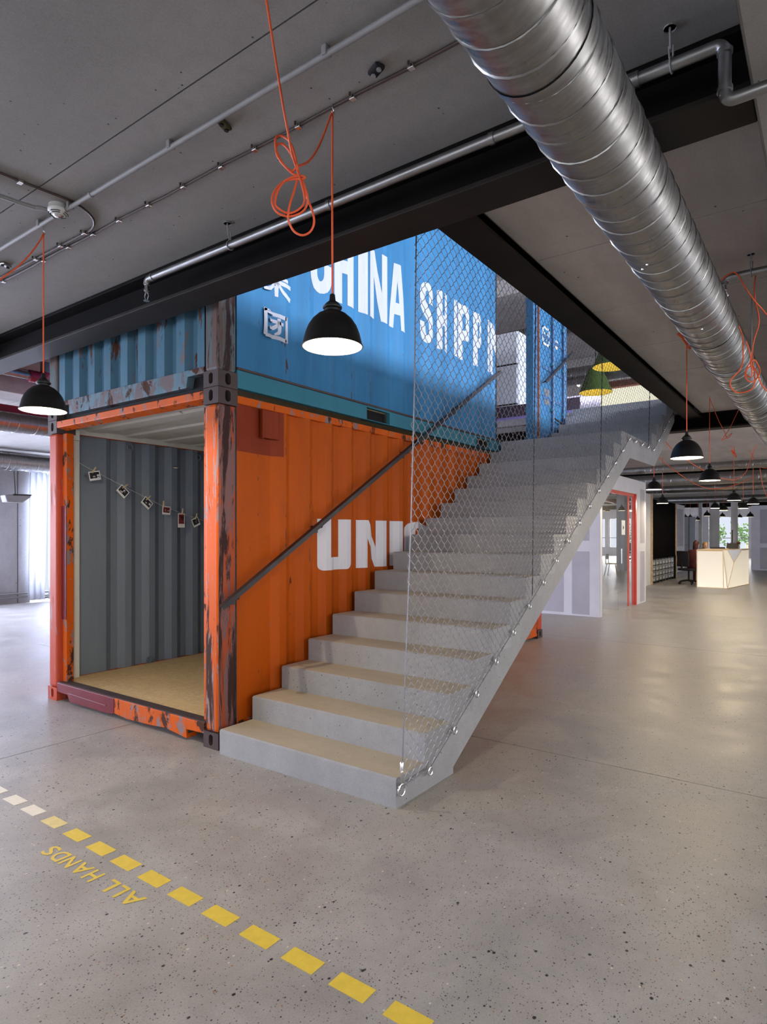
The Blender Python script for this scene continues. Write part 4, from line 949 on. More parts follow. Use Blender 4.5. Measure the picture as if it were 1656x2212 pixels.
# ================================================================ MARKINGS ON THE FLOOR
tl = thing('tape_line', 'dashed line of yellow and pale tape stuck on the concrete floor', 'floor marking')
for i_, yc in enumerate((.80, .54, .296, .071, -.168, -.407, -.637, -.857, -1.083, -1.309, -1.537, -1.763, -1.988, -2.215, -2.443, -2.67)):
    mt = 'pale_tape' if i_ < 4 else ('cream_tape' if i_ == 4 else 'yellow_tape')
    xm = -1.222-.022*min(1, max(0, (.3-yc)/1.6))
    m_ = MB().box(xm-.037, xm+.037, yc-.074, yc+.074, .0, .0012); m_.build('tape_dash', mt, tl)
ft = thing('floor_text', 'yellow ALL HANDS lettering stuck on the floor beside the tape line', 'floor marking')
def text_mesh(body, name, mt, parent, size, loc, rz, th=.0006, sx=1.0):
    cu = bpy.data.curves.new(name, 'FONT'); cu.body = body; cu.size = 1.0; cu.extrude = 0; cu.offset = .018
    tmp = bpy.data.objects.new('tmp', cu); COL.objects.link(tmp)
    dg = bpy.context.evaluated_depsgraph_get(); dg.update(); me = bpy.data.meshes.new_from_object(tmp.evaluated_get(dg))
    bpy.data.objects.remove(tmp); xs = [v.co.x for v in me.vertices]; ys = [v.co.y for v in me.vertices]
    w_, h_ = max(xs)-min(xs), max(ys)-min(ys)
    for v in me.vertices: v.co = Vector(((v.co.x-min(xs))/w_*size[0], (v.co.y-min(ys))/h_*size[1], 0))
    me.materials.clear(); me.materials.append(MATS[mt]); o = bpy.data.objects.new(name, me); COL.objects.link(o)
    o.parent = parent; o.location = loc; o.rotation_euler = (0, 0, rz)
    return o
yy = -1.197
for ch, w_ in (('A', .105), ('L', .055), ('L', .062), (None, .05), ('H', .070), ('A', .095), ('N', .075), ('D', .075), ('S', .066)):
    if ch: text_mesh(ch, 'letter', 'yellow_tape', ft, (w_, .082), (-1.347, yy, .0012), PI/2)
    yy += w_+.0165 if ch else w_

# ================================================================ INSTANT PHOTOS ON A STRING IN THE CONTAINER
SYP = 2.25
string = [(.081, 2.27), (.304, 2.164), (.646, 2.024), (.909, 1.916), (1.101, 1.839), (1.345, 1.767), (1.531, 1.72), (1.75, 1.66), (2.2, 1.62)]
tag(MB().tube([(.05, SYP+.07, 2.29)]+[(x, SYP, z) for x, z in string], .0012, 5).build('photo_string', 'paper_white'), 'thin white string stretched across the container with photos pegged on it', 'string')
ph = [(.348, 2.103, -.20, .115, .088, 'photo_dark', 'instant photo nearest the container opening, tilted slightly'), (.643, 1.968, .75, .115, .088, 'photo_dark', 'instant photo second from the container opening, turned on its corner'),
      (.913, 1.864, .70, .115, .088, 'photo_dark', 'instant photo third on the string, leaning with a lighter picture'), (1.145, 1.793, .06, .098, .088, 'photo_red', 'instant photo fourth on the string, hanging straight with a red picture'),
      (1.333, 1.689, 0, .086, .153, 'photo_red', 'tall upright instant photo with handwriting under its picture'), (1.524, 1.675, -.42, .092, .095, 'photo_dark', 'last instant photo on the string, beside the corner post')]
for x, z, rz, w_, h_, mt, lab in ph:
    o = thing('instant_photo', lab, 'photo', (x, SYP-.004, z), 'photos on the string'); o.rotation_euler = (0, rz, 0)
    MB().box(-w_/2, w_/2, -.001, .001, -h_/2, h_/2).build('photo_card', 'paper_white', o)
    lo_ = -h_/2+(.040 if h_ > .12 else .020)
    MB().box(-w_/2+.009, w_/2-.009, -.0022, -.001, lo_, h_/2-.010).build('photo_image', mt, o)
    rnd = random.Random(lab)
    for q in range(4):
        a, b = rnd.uniform(-w_*.3, w_*.2), rnd.uniform(lo_, h_/2-.04); MB().box(a, a+rnd.uniform(.012, .03), -.0028, -.0022, b, b+rnd.uniform(.008, .025)).build('photo_detail', rnd.choice(['paper_white', 'crate_grey', 'photo_dark']), o)
    if h_ > .12:
        MB().tube([(-.025+.006*i, -.0022, -h_/2+.018+.005*math.sin(i*2.2)) for i in range(9)], .0010, 4).build('handwriting', 'photo_red', o)
for (x, z, rz, w_, h_, mt, lab), (px_, pz_, pr_) in zip(ph, ((.338, 2.155, .55), (.662, 2.020, .95), (.925, 1.915, .85), (1.107, 1.858, .05), (1.345, 1.785, .12), (1.527, 1.735, .30))):
    o = thing('clothespin', 'wooden clothespin holding the '+lab.split(',')[0].replace('instant photo ', 'photo '), 'clothespin', (px_, SYP-.008, pz_), 'clothespins on the string'); o.rotation_euler = (0, pr_, 0)
    for s_ in (-1, 1): MB().box(-.006, .006, s_*.003-.0025, s_*.003+.0025, -.032, .036).build('peg_leg', 'clothespin_wood', o, bevel=.001)
    MB().torus((0, 0, .004), .007, .0012, 'x', 10, 4).build('peg_spring', 'chrome', o)

# ================================================================ DRYWALL BOOTH WITH GLASS DOOR
BX0, BX1, BZT = 8.80, 12.24, 2.726
bw = MB().box(BX0, BX0+.12, -.03, 4.2, 0, BZT).build('wall_booth', 'drywall_white'); bw['kind'] = 'structure'
for (y0, y1, z0, z1) in ((.17, .50, .03, 1.22), (.17, .50, 1.42, 2.10), (.66, 1.6, .05, .82), (.66, 1.6, .98, 2.1), (1.78, 2.7, .05, 1.25), (1.78, 2.7, 1.42, 2.6)):
    MB().box(BX0-.0015, BX0, y0, y1, z0, z1).build('board_patch', 'drywall_grey', bw)
MB().box(BX0-.004, BX0+.002, -.034, -.022, 0, BZT).build('corner_bead', 'white_plastic', bw)
b2 = MB().box(11.42, BX1, -.03, .09, 0, BZT).box(BX0+.12, 11.42, -.03, .09, 2.42, BZT).build('wall_booth_side', 'drywall_white'); b2['kind'] = 'structure'
for (x0, x1, z0, z1) in ((11.72, 12.12, .03, 1.16), (11.72, 12.12, 1.34, 2.55)): MB().box(x0, x1, -.0315, -.03, z0, z1).build('board_patch', 'drywall_grey', b2)
gd = bpy.data.objects.new('door_1', None); COL.objects.link(gd); gd['kind'] = 'structure'
MB().box(BX0+.12, 10.05, -.012, 0, .01, 2.42).build('glass_pane', 'clear_glass', gd)
MB().box(10.06, 11.36, -.012, 0, .01, 2.42).build('glass_pane', 'clear_glass', gd)
MB().box(11.33, 11.42, -.035, .05, 0, 2.42).build('door_post', 'red_frame', gd, bevel=.004)
MB().box(BX0+.12, 11.42, -.005, .08, 2.36, 2.42).build('door_head', 'red_frame', gd)
MB().box(11.00, 11.10, .04, .06, .0, 2.36).build('inner_jamb', 'red_frame', gd)
MB().tube([(10.12, -.06, .95), (10.12, -.06, 1.25)], .012, 8).build('door_handle', 'chrome', gd)
nb = thing('door_notice', 'white notice with rounded corners stuck on the glass door', 'notice', (10.42, -.014, 1.68))
MB().box(-.13, .13, -.001, .001, -.15, .15).build('notice_card', 'paper_white', nb)
MB().prism([(-.03, -.05), (.05, 0), (-.03, .05)], -.0025, -.001, 'y').build('notice_arrow', 'rubber_black', nb)
# concrete column and things seen through the glass
def col_box(x0, x1, y0, y1, label, mt='wall_concrete'):
    return tag(MB().box(x0, x1, y0, y1, 0, ZC).build('column', mt, bevel=.01), label, 'column', kind='structure')
col_box(24.3, 24.75, 3.62, 3.95, 'grey concrete column seen through the glass door')
tag(MB().box(17.0, 17.2, 2.42, 2.62, 0, 2.6).build('timber_post', 'wood_warm', bevel=.01), 'warm timber post seen through the glass of the booth', 'post')
def office_chair(x, y, rz, label, mt='chair_fabric', s=1.0):
    o = thing('office_chair', label, 'chair', (x, y, 0), 'office chairs'); o.rotation_euler = (0, 0, rz); o.scale = (s, s, s)
    for i in range(5):
        a = 2*PI*i/5+.3; c_, s_ = math.cos(a), math.sin(a)
        leg = MB().tube([(0, 0, .12), (.15*c_, .15*s_, .105), (.31*c_, .31*s_, .075)], [.03, .024, .016], 8).build('base_leg', 'rubber_black', o)
        MB().tube([(.31*c_-.02*s_, .31*s_+.02*c_, .032), (.31*c_+.02*s_, .31*s_-.02*c_, .032)], .032, 12).build('caster', 'rubber_black', leg)
    MB().tube([(0, 0, .09), (0, 0, .42)], .028, 10).build('gas_lift', 'rubber_black', o)
    MB().prism([(-.24, -.22), (-.20, -.25), (.20, -.25), (.24, -.20), (.24, .20), (.20, .24), (-.20, .24), (-.24, .20)], .42, .49, 'z').build('seat', mt, o, bevel=.025)
    bk = [(-.27+.03*math.cos(3*t), t) for t in (0,)]
    MB().prism([(-.29, .56), (-.235, .54), (-.215, .75), (-.245, .98), (-.265, 1.04), (-.305, 1.02), (-.275, .78)], -.21, .21, 'y').build('backrest', mt, o, bevel=.02)
    MB().tube([(-.05, 0, .44), (-.30, 0, .46), (-.30, 0, .70)], .02, 8).build('back_arm', 'rubber_black', o)
    for s_ in (-1, 1): MB().tube([(.0, s_*.26, .46), (-.02, s_*.29, .66), (-.14, s_*.29, .68), (.14, s_*.29, .68)], .016, 8).build('armrest', 'rubber_black', o)
    return o
office_chair(18.32, .12, -.5, 'black office chair with five-star base beside the glowing desk')
office_chair(36.5, 6.80, 1.2, 'dark office chair seen through the glass door')
office_chair(36.0, 6.30, 2.2, 'dark red office chair seen through the glass next to the red door post', 'shirt_red')
sto = thing('wooden_chair', 'pale wooden chair with splayed legs seen through the glass', 'chair', (20.87, 3.15, 0))
MB().prism([(-.2, -.2), (.2, -.2), (.22, .2), (-.22, .2)], .44, .47, 'z').build('seat', 'wood_warm', sto, bevel=.01)
for a, b in ((-1, -1), (1, -1), (1, 1), (-1, 1)): MB().tube([(a*.15, b*.15, .44), (a*.24, b*.24, 0)], .018, 8).build('leg', 'paper_white' if b > 0 else 'wood_warm', sto)
MB().box(-.20, .20, .18, .21, .62, .82).build('backrest', 'paper_white', sto, bevel=.008)
for s_ in (-1, 1): MB().tube([(s_*.17, .19, .46), (s_*.17, .20, .80)], .014, 8).build('back_post', 'wood_warm', sto)
def plant(x, y, z, label, s=1.0):
    o = thing('potted_plant', label, 'plant', (x, y, z)); rnd = random.Random(label)
    MB().lathe([(.10*s, 0), (.14*s, .24*s), (.12*s, .24*s)], n=16, capa=True).build('pot', 'crate_grey', o, smooth=True)
    for i in range(14):
        a, l_ = rnd.uniform(0, 6.28), rnd.uniform(.25, .55)*s; c_, s_ = math.cos(a), math.sin(a); w_ = .05*s
        p = [(0, .22*s), (l_*.3, .22*s+l_*.8), (l_*.6, .22*s+l_)]
        m_ = MB().add([(p[0][0]*c_-w_*.3*s_, p[0][0]*s_+w_*.3*c_, p[0][1]), (p[0][0]*c_+w_*.3*s_, p[0][0]*s_-w_*.3*c_, p[0][1]), (p[1][0]*c_-w_*s_, p[1][0]*s_+w_*c_, p[1][1]), (p[1][0]*c_+w_*s_, p[1][0]*s_-w_*c_, p[1][1]), (p[2][0]*c_, p[2][0]*s_, p[2][1])], [(0, 1, 3, 2), (2, 3, 4)])
        m_.build('leaf', 'leaf_green', o)
tb = thing('side_table', 'small table with potted plants seen through the glass', 'table', (20.3, 4.0, 0))
MB().box(-.5, .5, -.3, .3, .70, .74).build('table_top', 'paper_white', tb, bevel=.006)
for a in (-.45, .45):
    for b in (-.25, .25): MB().tube([(a, b, 0), (a, b, .70)], .018, 8).build('leg', 'rubber_black', tb)
plant(20.0, 4.02, .74, 'leafy potted plant on the table, one further from the post'); plant(20.65, 3.95, .74, 'leafy potted plant on the table, one closer to the post', .9)

# ================================================================ BLACK PARTITION WITH CRATES, PLASTERBOARD WALLS
w2 = MB().box(16.6, 17.36, 1.02, 1.14, 0, 2.77).build('wall_middle', 'drywall_white'); w2['kind'] = 'structure'
tag(MB().box(17.365, 17.388, .96, 1.02, 0, 2.77).build('timber_strip', 'timber_edge'), 'pale timber strip at the edge of the black partition', 'strip')
bp = thing('partition', 'tall black partition wall with a rack of crates at its foot', 'partition', (0, 0, 0))
MB().box(17.39, 20.92, 1.0, 1.18, .81, 2.63).build('partition_board', 'dark_glass', bp)
MB().box(17.39, 20.92, 1.13, 1.18, .02, .81).build('partition_board', 'dark_glass', bp)
MB().box(20.58, 20.92, .985, 1.13, .0, .81).build('partition_board', 'dark_glass', bp)
MB().box(20.92, 20.97, .96, 1.0, 0, 2.63).build('partition_end', 'timber_edge', bp)
NCX, NCZ = 7, 4; cx0, cx1, cz0, cz1 = 17.42, 20.55, .09, .76
for i in range(NCX+1): MB().box(cx0+(cx1-cx0)*i/NCX-.012, cx0+(cx1-cx0)*i/NCX+.012, .975, 1.12, .02, cz1+.03).build('rack_upright', 'rubber_black', bp)
for j in range(NCZ+1): MB().box(cx0, cx1, .975, 1.12, cz0+(cz1-cz0)*j/NCZ-.014, cz0+(cz1-cz0)*j/NCZ).build('rack_shelf', 'rubber_black', bp)
pw_, phh = (cx1-cx0)/NCX, (cz1-cz0)/NCZ
for i in range(NCX):
    for j in range(NCZ):
        o = thing('crate', 'grey crate in the %s rack row, %s from the timber strip' % (('bottom', 'second lowest', 'second highest', 'top')[j], ('first', 'second', 'third', 'fourth', 'fifth', 'sixth', 'seventh')[i]), 'crate', (cx0+pw_*(i+.5), 1.05, cz0+phh*j), 'crates in the rack')
        MB().box(-pw_*.40, pw_*.40, -.07, .06, .002, phh*.80).build('crate_body', 'crate_grey', o, bevel=.006)
        MB().box(-.07, .07, -.073, -.069, phh*.52, phh*.66).build('handle_slot', 'casting_void', o)
        MB().box(-pw_*.42, pw_*.42, -.076, .062, phh*.74, phh*.82).build('crate_rim', 'crate_grey', o)
w3 = MB().box(24.4, 26.4, 1.68, 1.80, 0, 2.78).build('wall_passage', 'drywall_white'); w3['kind'] = 'structure'
for (x0, x1, z0, z1) in ((24.6, 26.1, .05, .80), (24.6, 26.1, 1.05, 2.6)): MB().box(x0, x1, 1.677, 1.68, z0, z1).build('board_patch', 'drywall_grey', w3)
w4 = MB().box(28.3, 28.42, -8, -.62, 0, 2.79).build('wall_end', 'drywall_white'); w4['kind'] = 'structure'
y_ = -.95
for k in range(4):
    for (z0, z1) in ((.05, .98), (1.16, 2.62)): MB().box(28.297, 28.3, y_-1.0, y_, z0, z1).build('board_patch', 'drywall_grey', w4)
    y_ -= 1.35
d2 = bpy.data.objects.new('door_2', None); COL.objects.link(d2); d2['kind'] = 'structure'
MB().box(28.5, 28.56, 1.60, 2.12, 0, 2.35).build('door_leaf', 'door_grey', d2); MB().box(28.47, 28.5, 1.86, 1.87, 0, 2.35).build('door_gap', 'casting_void', d2)
MB().tube([(28.46, 1.92, 1.05), (28.46, 2.02, 1.05)], .012, 8).build('door_handle', 'chrome', d2)
# columns near the far windows
tag(MB().lathe([(.22, 0), (.22, ZC)], (30.75, 1.14, 0), 28).build('column', 'ceiling_concrete_upper', smooth=True), 'wide round concrete column behind the glowing desk', 'column', kind='structure')
tag(MB().lathe([(.16, 0), (.16, ZC)], (33.6, .62, 0), 24).build('column', 'ceiling_concrete_upper', smooth=True), 'slimmer round concrete column in front of the far windows', 'column', kind='structure')
col_box(34.7, 34.9, 2.30, 2.46, 'slim grey post in front of the far windows')
w5 = MB().box(39, 39.1, 2.6, 3.4, 0, 2.7).build('wall_far_bright', 'drywall_white'); w5['kind'] = 'structure'
# trees outside the far windows
for i_, (x, y, s) in enumerate(((45.9, 3.4, 1.0), (46.1, 1.3, 1.1), (45.8, -.6, .9), (46.0, 8.2, 1.0))):
    o = thing('tree', ('leafy green tree outside the window behind the seated people', 'leafy green tree outside the window beside the wide column', 'leafy green tree outside the far window by the patched wall', 'leafy green tree outside the window seen through the glass door')[i_], 'tree', (x, y, -.2), 'trees outside')
    MB().tube([(0, 0, 0), (.05, 0, 1.2)], [.08, .05], 8).build('trunk', 'wood_warm', o)
    rnd = random.Random(i_); m_ = MB()
    for q in range(420):
        a, e_, rr = rnd.uniform(0, 6.28), rnd.uniform(-1, 1), rnd.uniform(.3, .75)*s
        c_ = Vector((rr*math.cos(a)*.6, rr*math.sin(a)*1.2, 1.75+rr*e_*1.1)); u = Vector((rnd.uniform(-1, 1), rnd.uniform(-1, 1), rnd.uniform(-1, 1))).normalized()*.10; v_ = u.cross(Vector((rnd.uniform(-1, 1), rnd.uniform(-1, 1), .3))).normalized()*.07
        m_.add([c_-u, c_+v_, c_+u, c_-v_], [(0, 1, 2, 3)])
    m_.build('foliage', 'leaf_green', o, kind='stuff')

# ================================================================ RECEPTION DESK
dk = thing('reception_desk', 'glowing faceted white reception desk standing on the concrete floor', 'desk')
A_, B_, C_ = (17.15, -.30), (17.10, -1.09), (19.25, -1.40); D_ = (19.3, -.30); HZ = 1.10
bi = .09
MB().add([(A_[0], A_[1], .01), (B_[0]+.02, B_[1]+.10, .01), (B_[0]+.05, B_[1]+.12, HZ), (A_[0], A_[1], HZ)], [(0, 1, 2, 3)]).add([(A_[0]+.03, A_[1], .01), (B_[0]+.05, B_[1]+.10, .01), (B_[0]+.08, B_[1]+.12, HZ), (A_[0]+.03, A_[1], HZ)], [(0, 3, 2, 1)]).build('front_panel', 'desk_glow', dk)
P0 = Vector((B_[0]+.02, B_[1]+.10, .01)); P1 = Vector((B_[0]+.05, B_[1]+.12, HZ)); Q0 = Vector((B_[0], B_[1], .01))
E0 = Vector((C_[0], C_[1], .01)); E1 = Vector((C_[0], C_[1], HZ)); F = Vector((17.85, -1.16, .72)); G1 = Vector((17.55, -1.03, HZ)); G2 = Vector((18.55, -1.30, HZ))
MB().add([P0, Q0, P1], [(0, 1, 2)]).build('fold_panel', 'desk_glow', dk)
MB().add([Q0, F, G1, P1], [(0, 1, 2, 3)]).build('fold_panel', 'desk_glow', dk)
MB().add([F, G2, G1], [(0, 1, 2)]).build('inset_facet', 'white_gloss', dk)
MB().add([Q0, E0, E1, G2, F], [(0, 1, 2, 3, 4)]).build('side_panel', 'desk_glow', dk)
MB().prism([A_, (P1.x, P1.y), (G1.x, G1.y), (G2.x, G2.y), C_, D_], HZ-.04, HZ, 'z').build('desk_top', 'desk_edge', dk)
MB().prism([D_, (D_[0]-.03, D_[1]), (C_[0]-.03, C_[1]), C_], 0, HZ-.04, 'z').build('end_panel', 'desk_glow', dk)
for pts_ in ([P0, P1], [Q0, P1], [Q0, F], [F, G1], [F, G2], [E0, E1], [Q0, E0], [(A_[0], A_[1], .01), (A_[0], A_[1], HZ)], [(A_[0], A_[1], .01), P0, Q0], [(A_[0], A_[1], HZ), P1, G1, G2, E1]):
    MB().tube(pts_, .012, 6).build('edge_strip', 'desk_edge', dk)
def on_desk(name, x, y, parts, label, cat):
    o = thing(name, label, cat, (x, y, HZ))
    for nm, m_, mt in parts: m_.build(nm, mt, o)
    return o
on_desk('desk_tray', 18.1, -.75, [('tray_base', MB().box(-.35, .35, -.2, .2, 0, .02), 'wood_warm'), ('tray_rim', MB().box(-.35, -.33, -.2, .2, .02, .07), 'rubber_black')], 'flat wooden tray with a dark rim on the reception desk', 'tray')
on_desk('laptop', 18.74, -1.0, [('keyboard', MB().box(-.15, .15, -.12, .12, 0, .02), 'rubber_black'), ('screen', MB().prism([(.10, .02), (.12, .02), (.26, .16), (.24, .17)], -.16, .16, 'y'), 'rubber_black')], 'dark open laptop on the reception desk', 'laptop')
on_desk('vase', 19.0, -1.15, [('vase_body', MB().lathe([(.04, 0), (.05, .06), (.03, .12), (.035, .14)], n=14, capa=True), 'crate_grey'), ('bloom', MB().sphere((0, 0, .18), .05, .05, .045, 10, 6), 'shirt_red')], 'small vase with dark red flowers on the reception desk', 'vase')
ct = thing('coat_stand', 'dark coat stand with a row of pegs by the slim column', 'coat stand', (29.6, .25, 0))
MB().tube([(0, 0, 0), (0, 0, 1.75)], .02, 8).build('stand_pole', 'rubber_black', ct); MB().lathe([(.22, 0), (.22, .02), (.03, .03)], n=16, capa=True).build('stand_base', 'rubber_black', ct)
for i in range(6): MB().tube([(0, 0, 1.10), (.04, (i-2.5)*.12, 1.12), (.04, (i-2.5)*.13, 1.18)], .012, 6).build('peg', 'rubber_black', ct)

# two people at the desk
def person(x, y, rz, label, hair, top, seat_z, lean, head_turn, long_hair):
    o = thing('person', label, 'person', (x, y, 0)); o.rotation_euler = (0, 0, rz)
    J = {'pel': (0, 0, seat_z+.10), 'wst': (lean*.3, 0, seat_z+.26), 'chs': (lean*.7, 0, seat_z+.42), 'nck': (lean, 0, seat_z+.56), 'hd0': (lean*1.12, 0, seat_z+.63)}
    for s, n_ in ((1, 'l'), (-1, 'r')):
        J['sh'+n_] = (lean*.92, s*.17, seat_z+.52); J['el'+n_] = (lean+.10, s*.25, seat_z+.28); J['wr'+n_] = (lean+.30, s*.16, seat_z+.30); J['hp'+n_] = (.02, s*.09, seat_z+.07); J['kn'+n_] = (.42, s*.11, seat_z+.08); J['an'+n_] = (.40, s*.11, .08); J['to'+n_] = (.54, s*.12, .035)
    R_ = {'pel': .15, 'wst': .125, 'chs': .14, 'nck': .055, 'hd0': .05, 'sh': .07, 'el': .045, 'wr': .03, 'hp': .095, 'kn': .06, 'an': .042, 'to': .035}
    names = list(J); idx = {n: i for i, n in enumerate(names)}; Ed = [('pel', 'wst'), ('wst', 'chs'), ('chs', 'nck'), ('nck', 'hd0')]
    for n_ in 'lr': Ed += [('chs', 'sh'+n_), ('sh'+n_, 'el'+n_), ('el'+n_, 'wr'+n_), ('pel', 'hp'+n_), ('hp'+n_, 'kn'+n_), ('kn'+n_, 'an'+n_), ('an'+n_, 'to'+n_)]
    me = bpy.data.meshes.new('body'); me.from_pydata([J[n] for n in names], [(idx[a], idx[b]) for a, b in Ed], [])
    tmp = bpy.data.objects.new('tmp', me); COL.objects.link(tmp); sk = tmp.modifiers.new('s', 'SKIN'); sb = tmp.modifiers.new('d', 'SUBSURF'); sb.levels = 2
    for i, n in enumerate(names):
        r = R_.get(n) or R_[n[:2]]; me.skin_vertices[0].data[i].radius = (r, r*(.8 if n in ('chs', 'wst', 'pel') else 1)); me.skin_vertices[0].data[i].use_root = (n == 'pel')
    dg = bpy.context.evaluated_depsgraph_get(); dg.update(); bod = bpy.data.meshes.new_from_object(tmp.evaluated_get(dg)); bpy.data.objects.remove(tmp)
    bod.materials.clear(); bod.materials.append(MATS[top]); b_ = inst('body', bod, o); bod.polygons.foreach_set('use_smooth', [True]*len(bod.polygons))
    hx, hz = lean*1.12+.03, seat_z+.73
    hd = MB().sphere((hx, 0, hz), .092, .078, .115, 18, 14).sphere((hx+.055, 0, hz-.055), .04, .045, .05, 10, 8).build('head', 'skin', o, smooth=True)
    MB().prism([(hx+.085, hz+.01), (hx+.112, hz-.025), (hx+.085, hz-.03)], -.012, .012, 'y').build('nose', 'skin', hd)
    for s in (-1, 1):
        MB().sphere((hx+.082, s*.03, hz+.012), .010, .014, .008, 8, 6).build('eye', 'rubber_black', hd); MB().sphere((hx-.005, s*.079, hz-.01), .018, .010, .028, 8, 6).build('ear', 'skin', hd)
    MB().box(hx+.082, hx+.090, -.022, .022, hz-.062, hz-.056).build('mouth', 'shirt_red', hd)
    h_ = MB().sphere((hx-.015, 0, hz+.022), .098, .088, .108, 16, 10)
    if long_hair: h_.sphere((hx-.055, 0, hz-.09), .055, .085, .15, 12, 8)
    h_.build('hair', hair, o, smooth=True)
    for n_, s in (('l', 1), ('r', -1)):
        w_ = Vector(J['wr'+n_]); hm = MB().sphere(w_+Vector((.05, -s*.01, 0)), .045, .038, .016, 10, 6); hd_ = hm.build('hand', 'skin', o, smooth=True)
        for q in range(4): MB().tube([w_+Vector((.085, (q-1.5)*.018-s*.01, .002)), w_+Vector((.12+.006*(1.5-abs(q-1.5)), (q-1.5)*.019-s*.01, -.002)), w_+Vector((.145+.008*(1.5-abs(q-1.5)), (q-1.5)*.019-s*.01, -.016))], [.009, .0085, .007], 6).build('finger', 'skin', hd_)
        MB().tube([w_+Vector((.03, -s*.035, 0)), w_+Vector((.065, -s*.062, -.002)), w_+Vector((.09, -s*.062, -.010))], [.010, .009, .007], 6).build('thumb', 'skin', hd_)
    return o
p1 = person(20.05, -.02, PI+.5, 'person with blond hair sitting low behind the glowing desk', 'hair_blond', 'shirt_grey', .44, .14, 0, True)
p2 = person(18.42, .08, -.35, 'person in dark red leaning towards the desk on the black office chair', 'hair_dark', 'shirt_red', .50, .26, 0, True)

# ================================================================ THINGS ON THE UPPER FLOOR
def felt_lamp(x, y, z, label, mt, mi, D=.9):
    o = thing('felt_lamp', label, 'lamp', (x, y, z)); r = D/2
    MB().lathe([(r, 0), (r*.42, r*1.45), (r*.40, r*1.5), (.03, r*1.52)], n=36).build('lamp_shade', mt, o, smooth=True)
    MB().lathe([(r-.008, .002), (r*.42-.008, r*1.44), (.03, r*1.46)], n=36).build('lamp_lining', mi, o, smooth=True)
    MB().tube([(0, 0, r*1.52), (0, 0, 6.9-z)], .012, 6).build('cord', 'rubber_black', o)
    MB().sphere((0, 0, r*.6), .06, n=12, k=8).build('bulb', 'bulb_glow', o); return o
felt_lamp(14.80, 1.90, 5.53, 'lower green felt cone lamp with yellow inside on the upper floor', 'green_felt', 'yellow_felt')
felt_lamp(12.31, .74, 5.53, 'higher green felt cone lamp half hidden by the steel edge beam', 'green_felt', 'yellow_felt')
felt_lamp(11.07, 2.2, 5.13, 'pink felt lamp behind the open blue container door', 'dark_purple', 'pink_felt', .75)
wc = thing('white_cabinet', 'tall white panelled cabinet standing past the opening in the blue container', 'cabinet', (0, 0, 0))
for z0, z1 in ((3.60, 3.97), (4.0, 4.72), (4.75, 5.34)): MB().box(8.0, 8.03, 1.27, 2.9, z0, z1).build('cabinet_panel', 'white_gloss', wc)
MB().box(8.03, 8.5, 1.25, 2.9, ZU, 5.345).build('cabinet_body', 'white_gloss', wc)
MB().box(8.005, 8.03, 1.27, 2.9, 3.97, 4.0).box(8.005, 8.03, 1.27, 2.9, 4.72, 4.75).build('panel_gap', 'casting_void', wc)
pb = thing('padded_rail', 'padded rail painted with purple light across the cut opening of the blue container', 'rail', (0, 0, 0))
MB().tube([(7.75, -.2, 3.58+.03), (7.75, 2.7, 3.61)], .085, 14).build('rail_tube', 'rail_purple_light', pb, smooth=True)
MB().box(7.74, 7.77, .0, 2.7, 3.70, 3.90).build('rail_panel', 'dark_purple', pb)
tag(MB().box(12.6, 12.7, 2.6, 6.4, ZU, 5.9).build('dark_partition', 'dark_glass'), 'dark glossy partition on the upper floor behind the pink lamp', 'partition')
gw = MB().box(16.6, 16.7, -1.2, 2.3, 5.35, 5.98).build('lit_wall_strip', 'glow_cream'); tag(gw, 'long cream wall strip with painted glow behind the green lamps', 'wall strip')
tag(MB().box(16.55, 16.75, -1.4, 2.5, 6.02, 6.20).build('brick_lintel', 'rust_stripe'), 'rust brown lintel above the cream wall strip', 'lintel')
tag(MB().box(20.0, 20.1, 1.5, 5.5, ZU, 6.3).build('lilac_partition', 'white_gloss'), 'pale lilac partition beside the cream wall strip', 'partition')
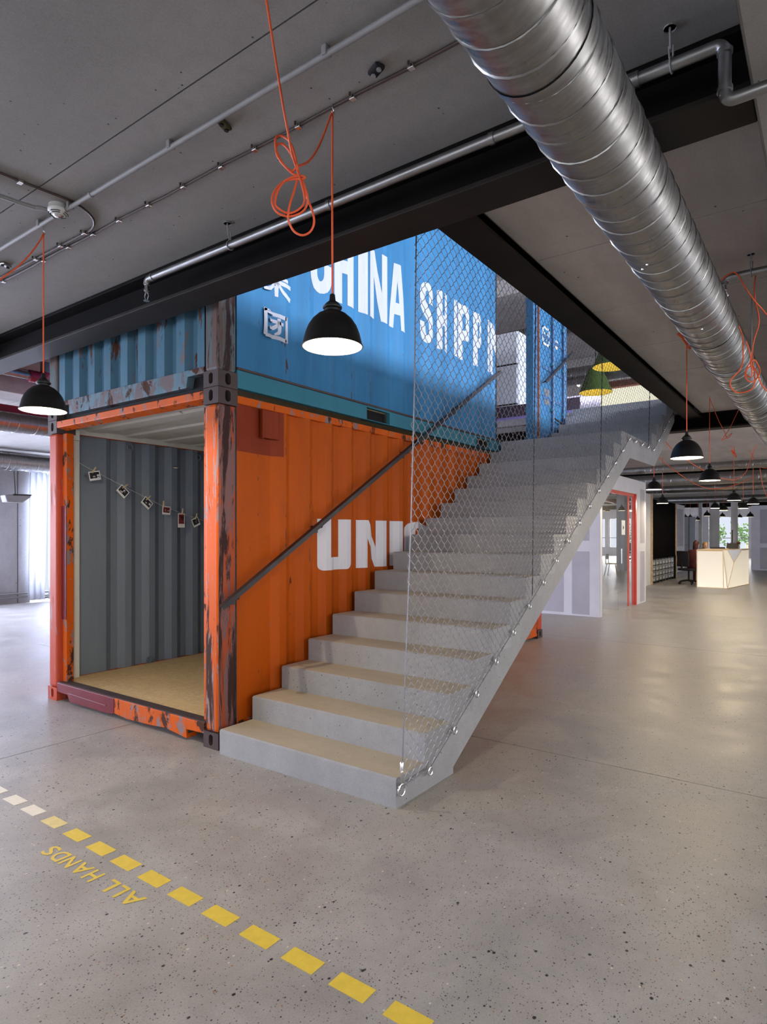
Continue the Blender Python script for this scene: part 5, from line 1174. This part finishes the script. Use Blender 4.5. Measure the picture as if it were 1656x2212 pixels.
so = thing('spotlight', 'small bright spotlight between the blue door and the green lamps', 'lamp', (18.12, 3.49, 6.61))
MB().lathe([(.05, .12), (.06, 0), (.05, 0)], n=14, capa=True).build('spot_body', 'rubber_black', so); MB().sphere((0, 0, .0), .05, n=12, k=8).build('bulb', 'bulb_glow', so)
MB().tube([(0, 0, .1), (0, 0, .29)], .01, 6).build('spot_stem', 'rubber_black', so)

# ================================================================ BITS BY THE CURTAINS
fld = thing('floodlight', 'grey floodlight hanging on a rod in front of the concrete wall pillar', 'lamp', (3.40, 10.9, 2.33))
MB().prism([(-.22, -.10), (.10, -.10), (.28, .04), (.26, .07), (-.26, .05)], -.12, .12, 'y').build('lamp_housing', 'grey_conduit', fld, bevel=.015)
MB().box(-.10, .28, -.13, .13, .06, .085).build('housing_lid', 'rubber_black', fld); MB().tube([(0, 0, .06), (-.03, 0, .60)], .010, 6).build('hanging_rod', 'rubber_black', fld)
for s_, nm in ((-.09, 'nearer the window'), (.09, 'nearer the container')):
    jb = thing('junction_box', 'pale square junction box on the concrete above the curtains, '+nm, 'box', (3.40+s_, 11.24, 3.29)); MB().box(-.075, .075, -.05, 0, -.055, .055).build('box_body', 'white_plastic', jb, bevel=.01); MB().box(-.06, .06, -.056, -.05, -.04, .04).build('box_lid', 'white_plastic', jb, bevel=.004)
rp = thing('fire_pipe', 'grey fire pipe with a dark red coupling behind the blue container corner', 'pipe', (0, 0, 0))
MB().tube([(-3.0, 3.25, 3.19), (.24, 3.25, 3.19)], .042, 12).build('pipe', 'galvanised_pipe', rp, smooth=True)
MB().tube([(.20, 3.25, 3.19), (.30, 3.25, 3.19)], .062, 14).build('pipe_coupling', 'red_beam_paint', rp, smooth=True)
elbow((.30, 3.25, 3.25), .050, .06, -90, 0, 'xz', 'pipe_elbow', rp, 'red_beam_paint'); MB().tube([(.36, 3.25, 3.25), (.36, 3.25, ZC)], .045, 12).build('pipe', 'galvanised_pipe', rp, smooth=True)
MB().tube([(.05, 3.25, 3.23), (.05, 3.25, ZC)], .006, 6).build('hanger_rod', 'chrome', rp)
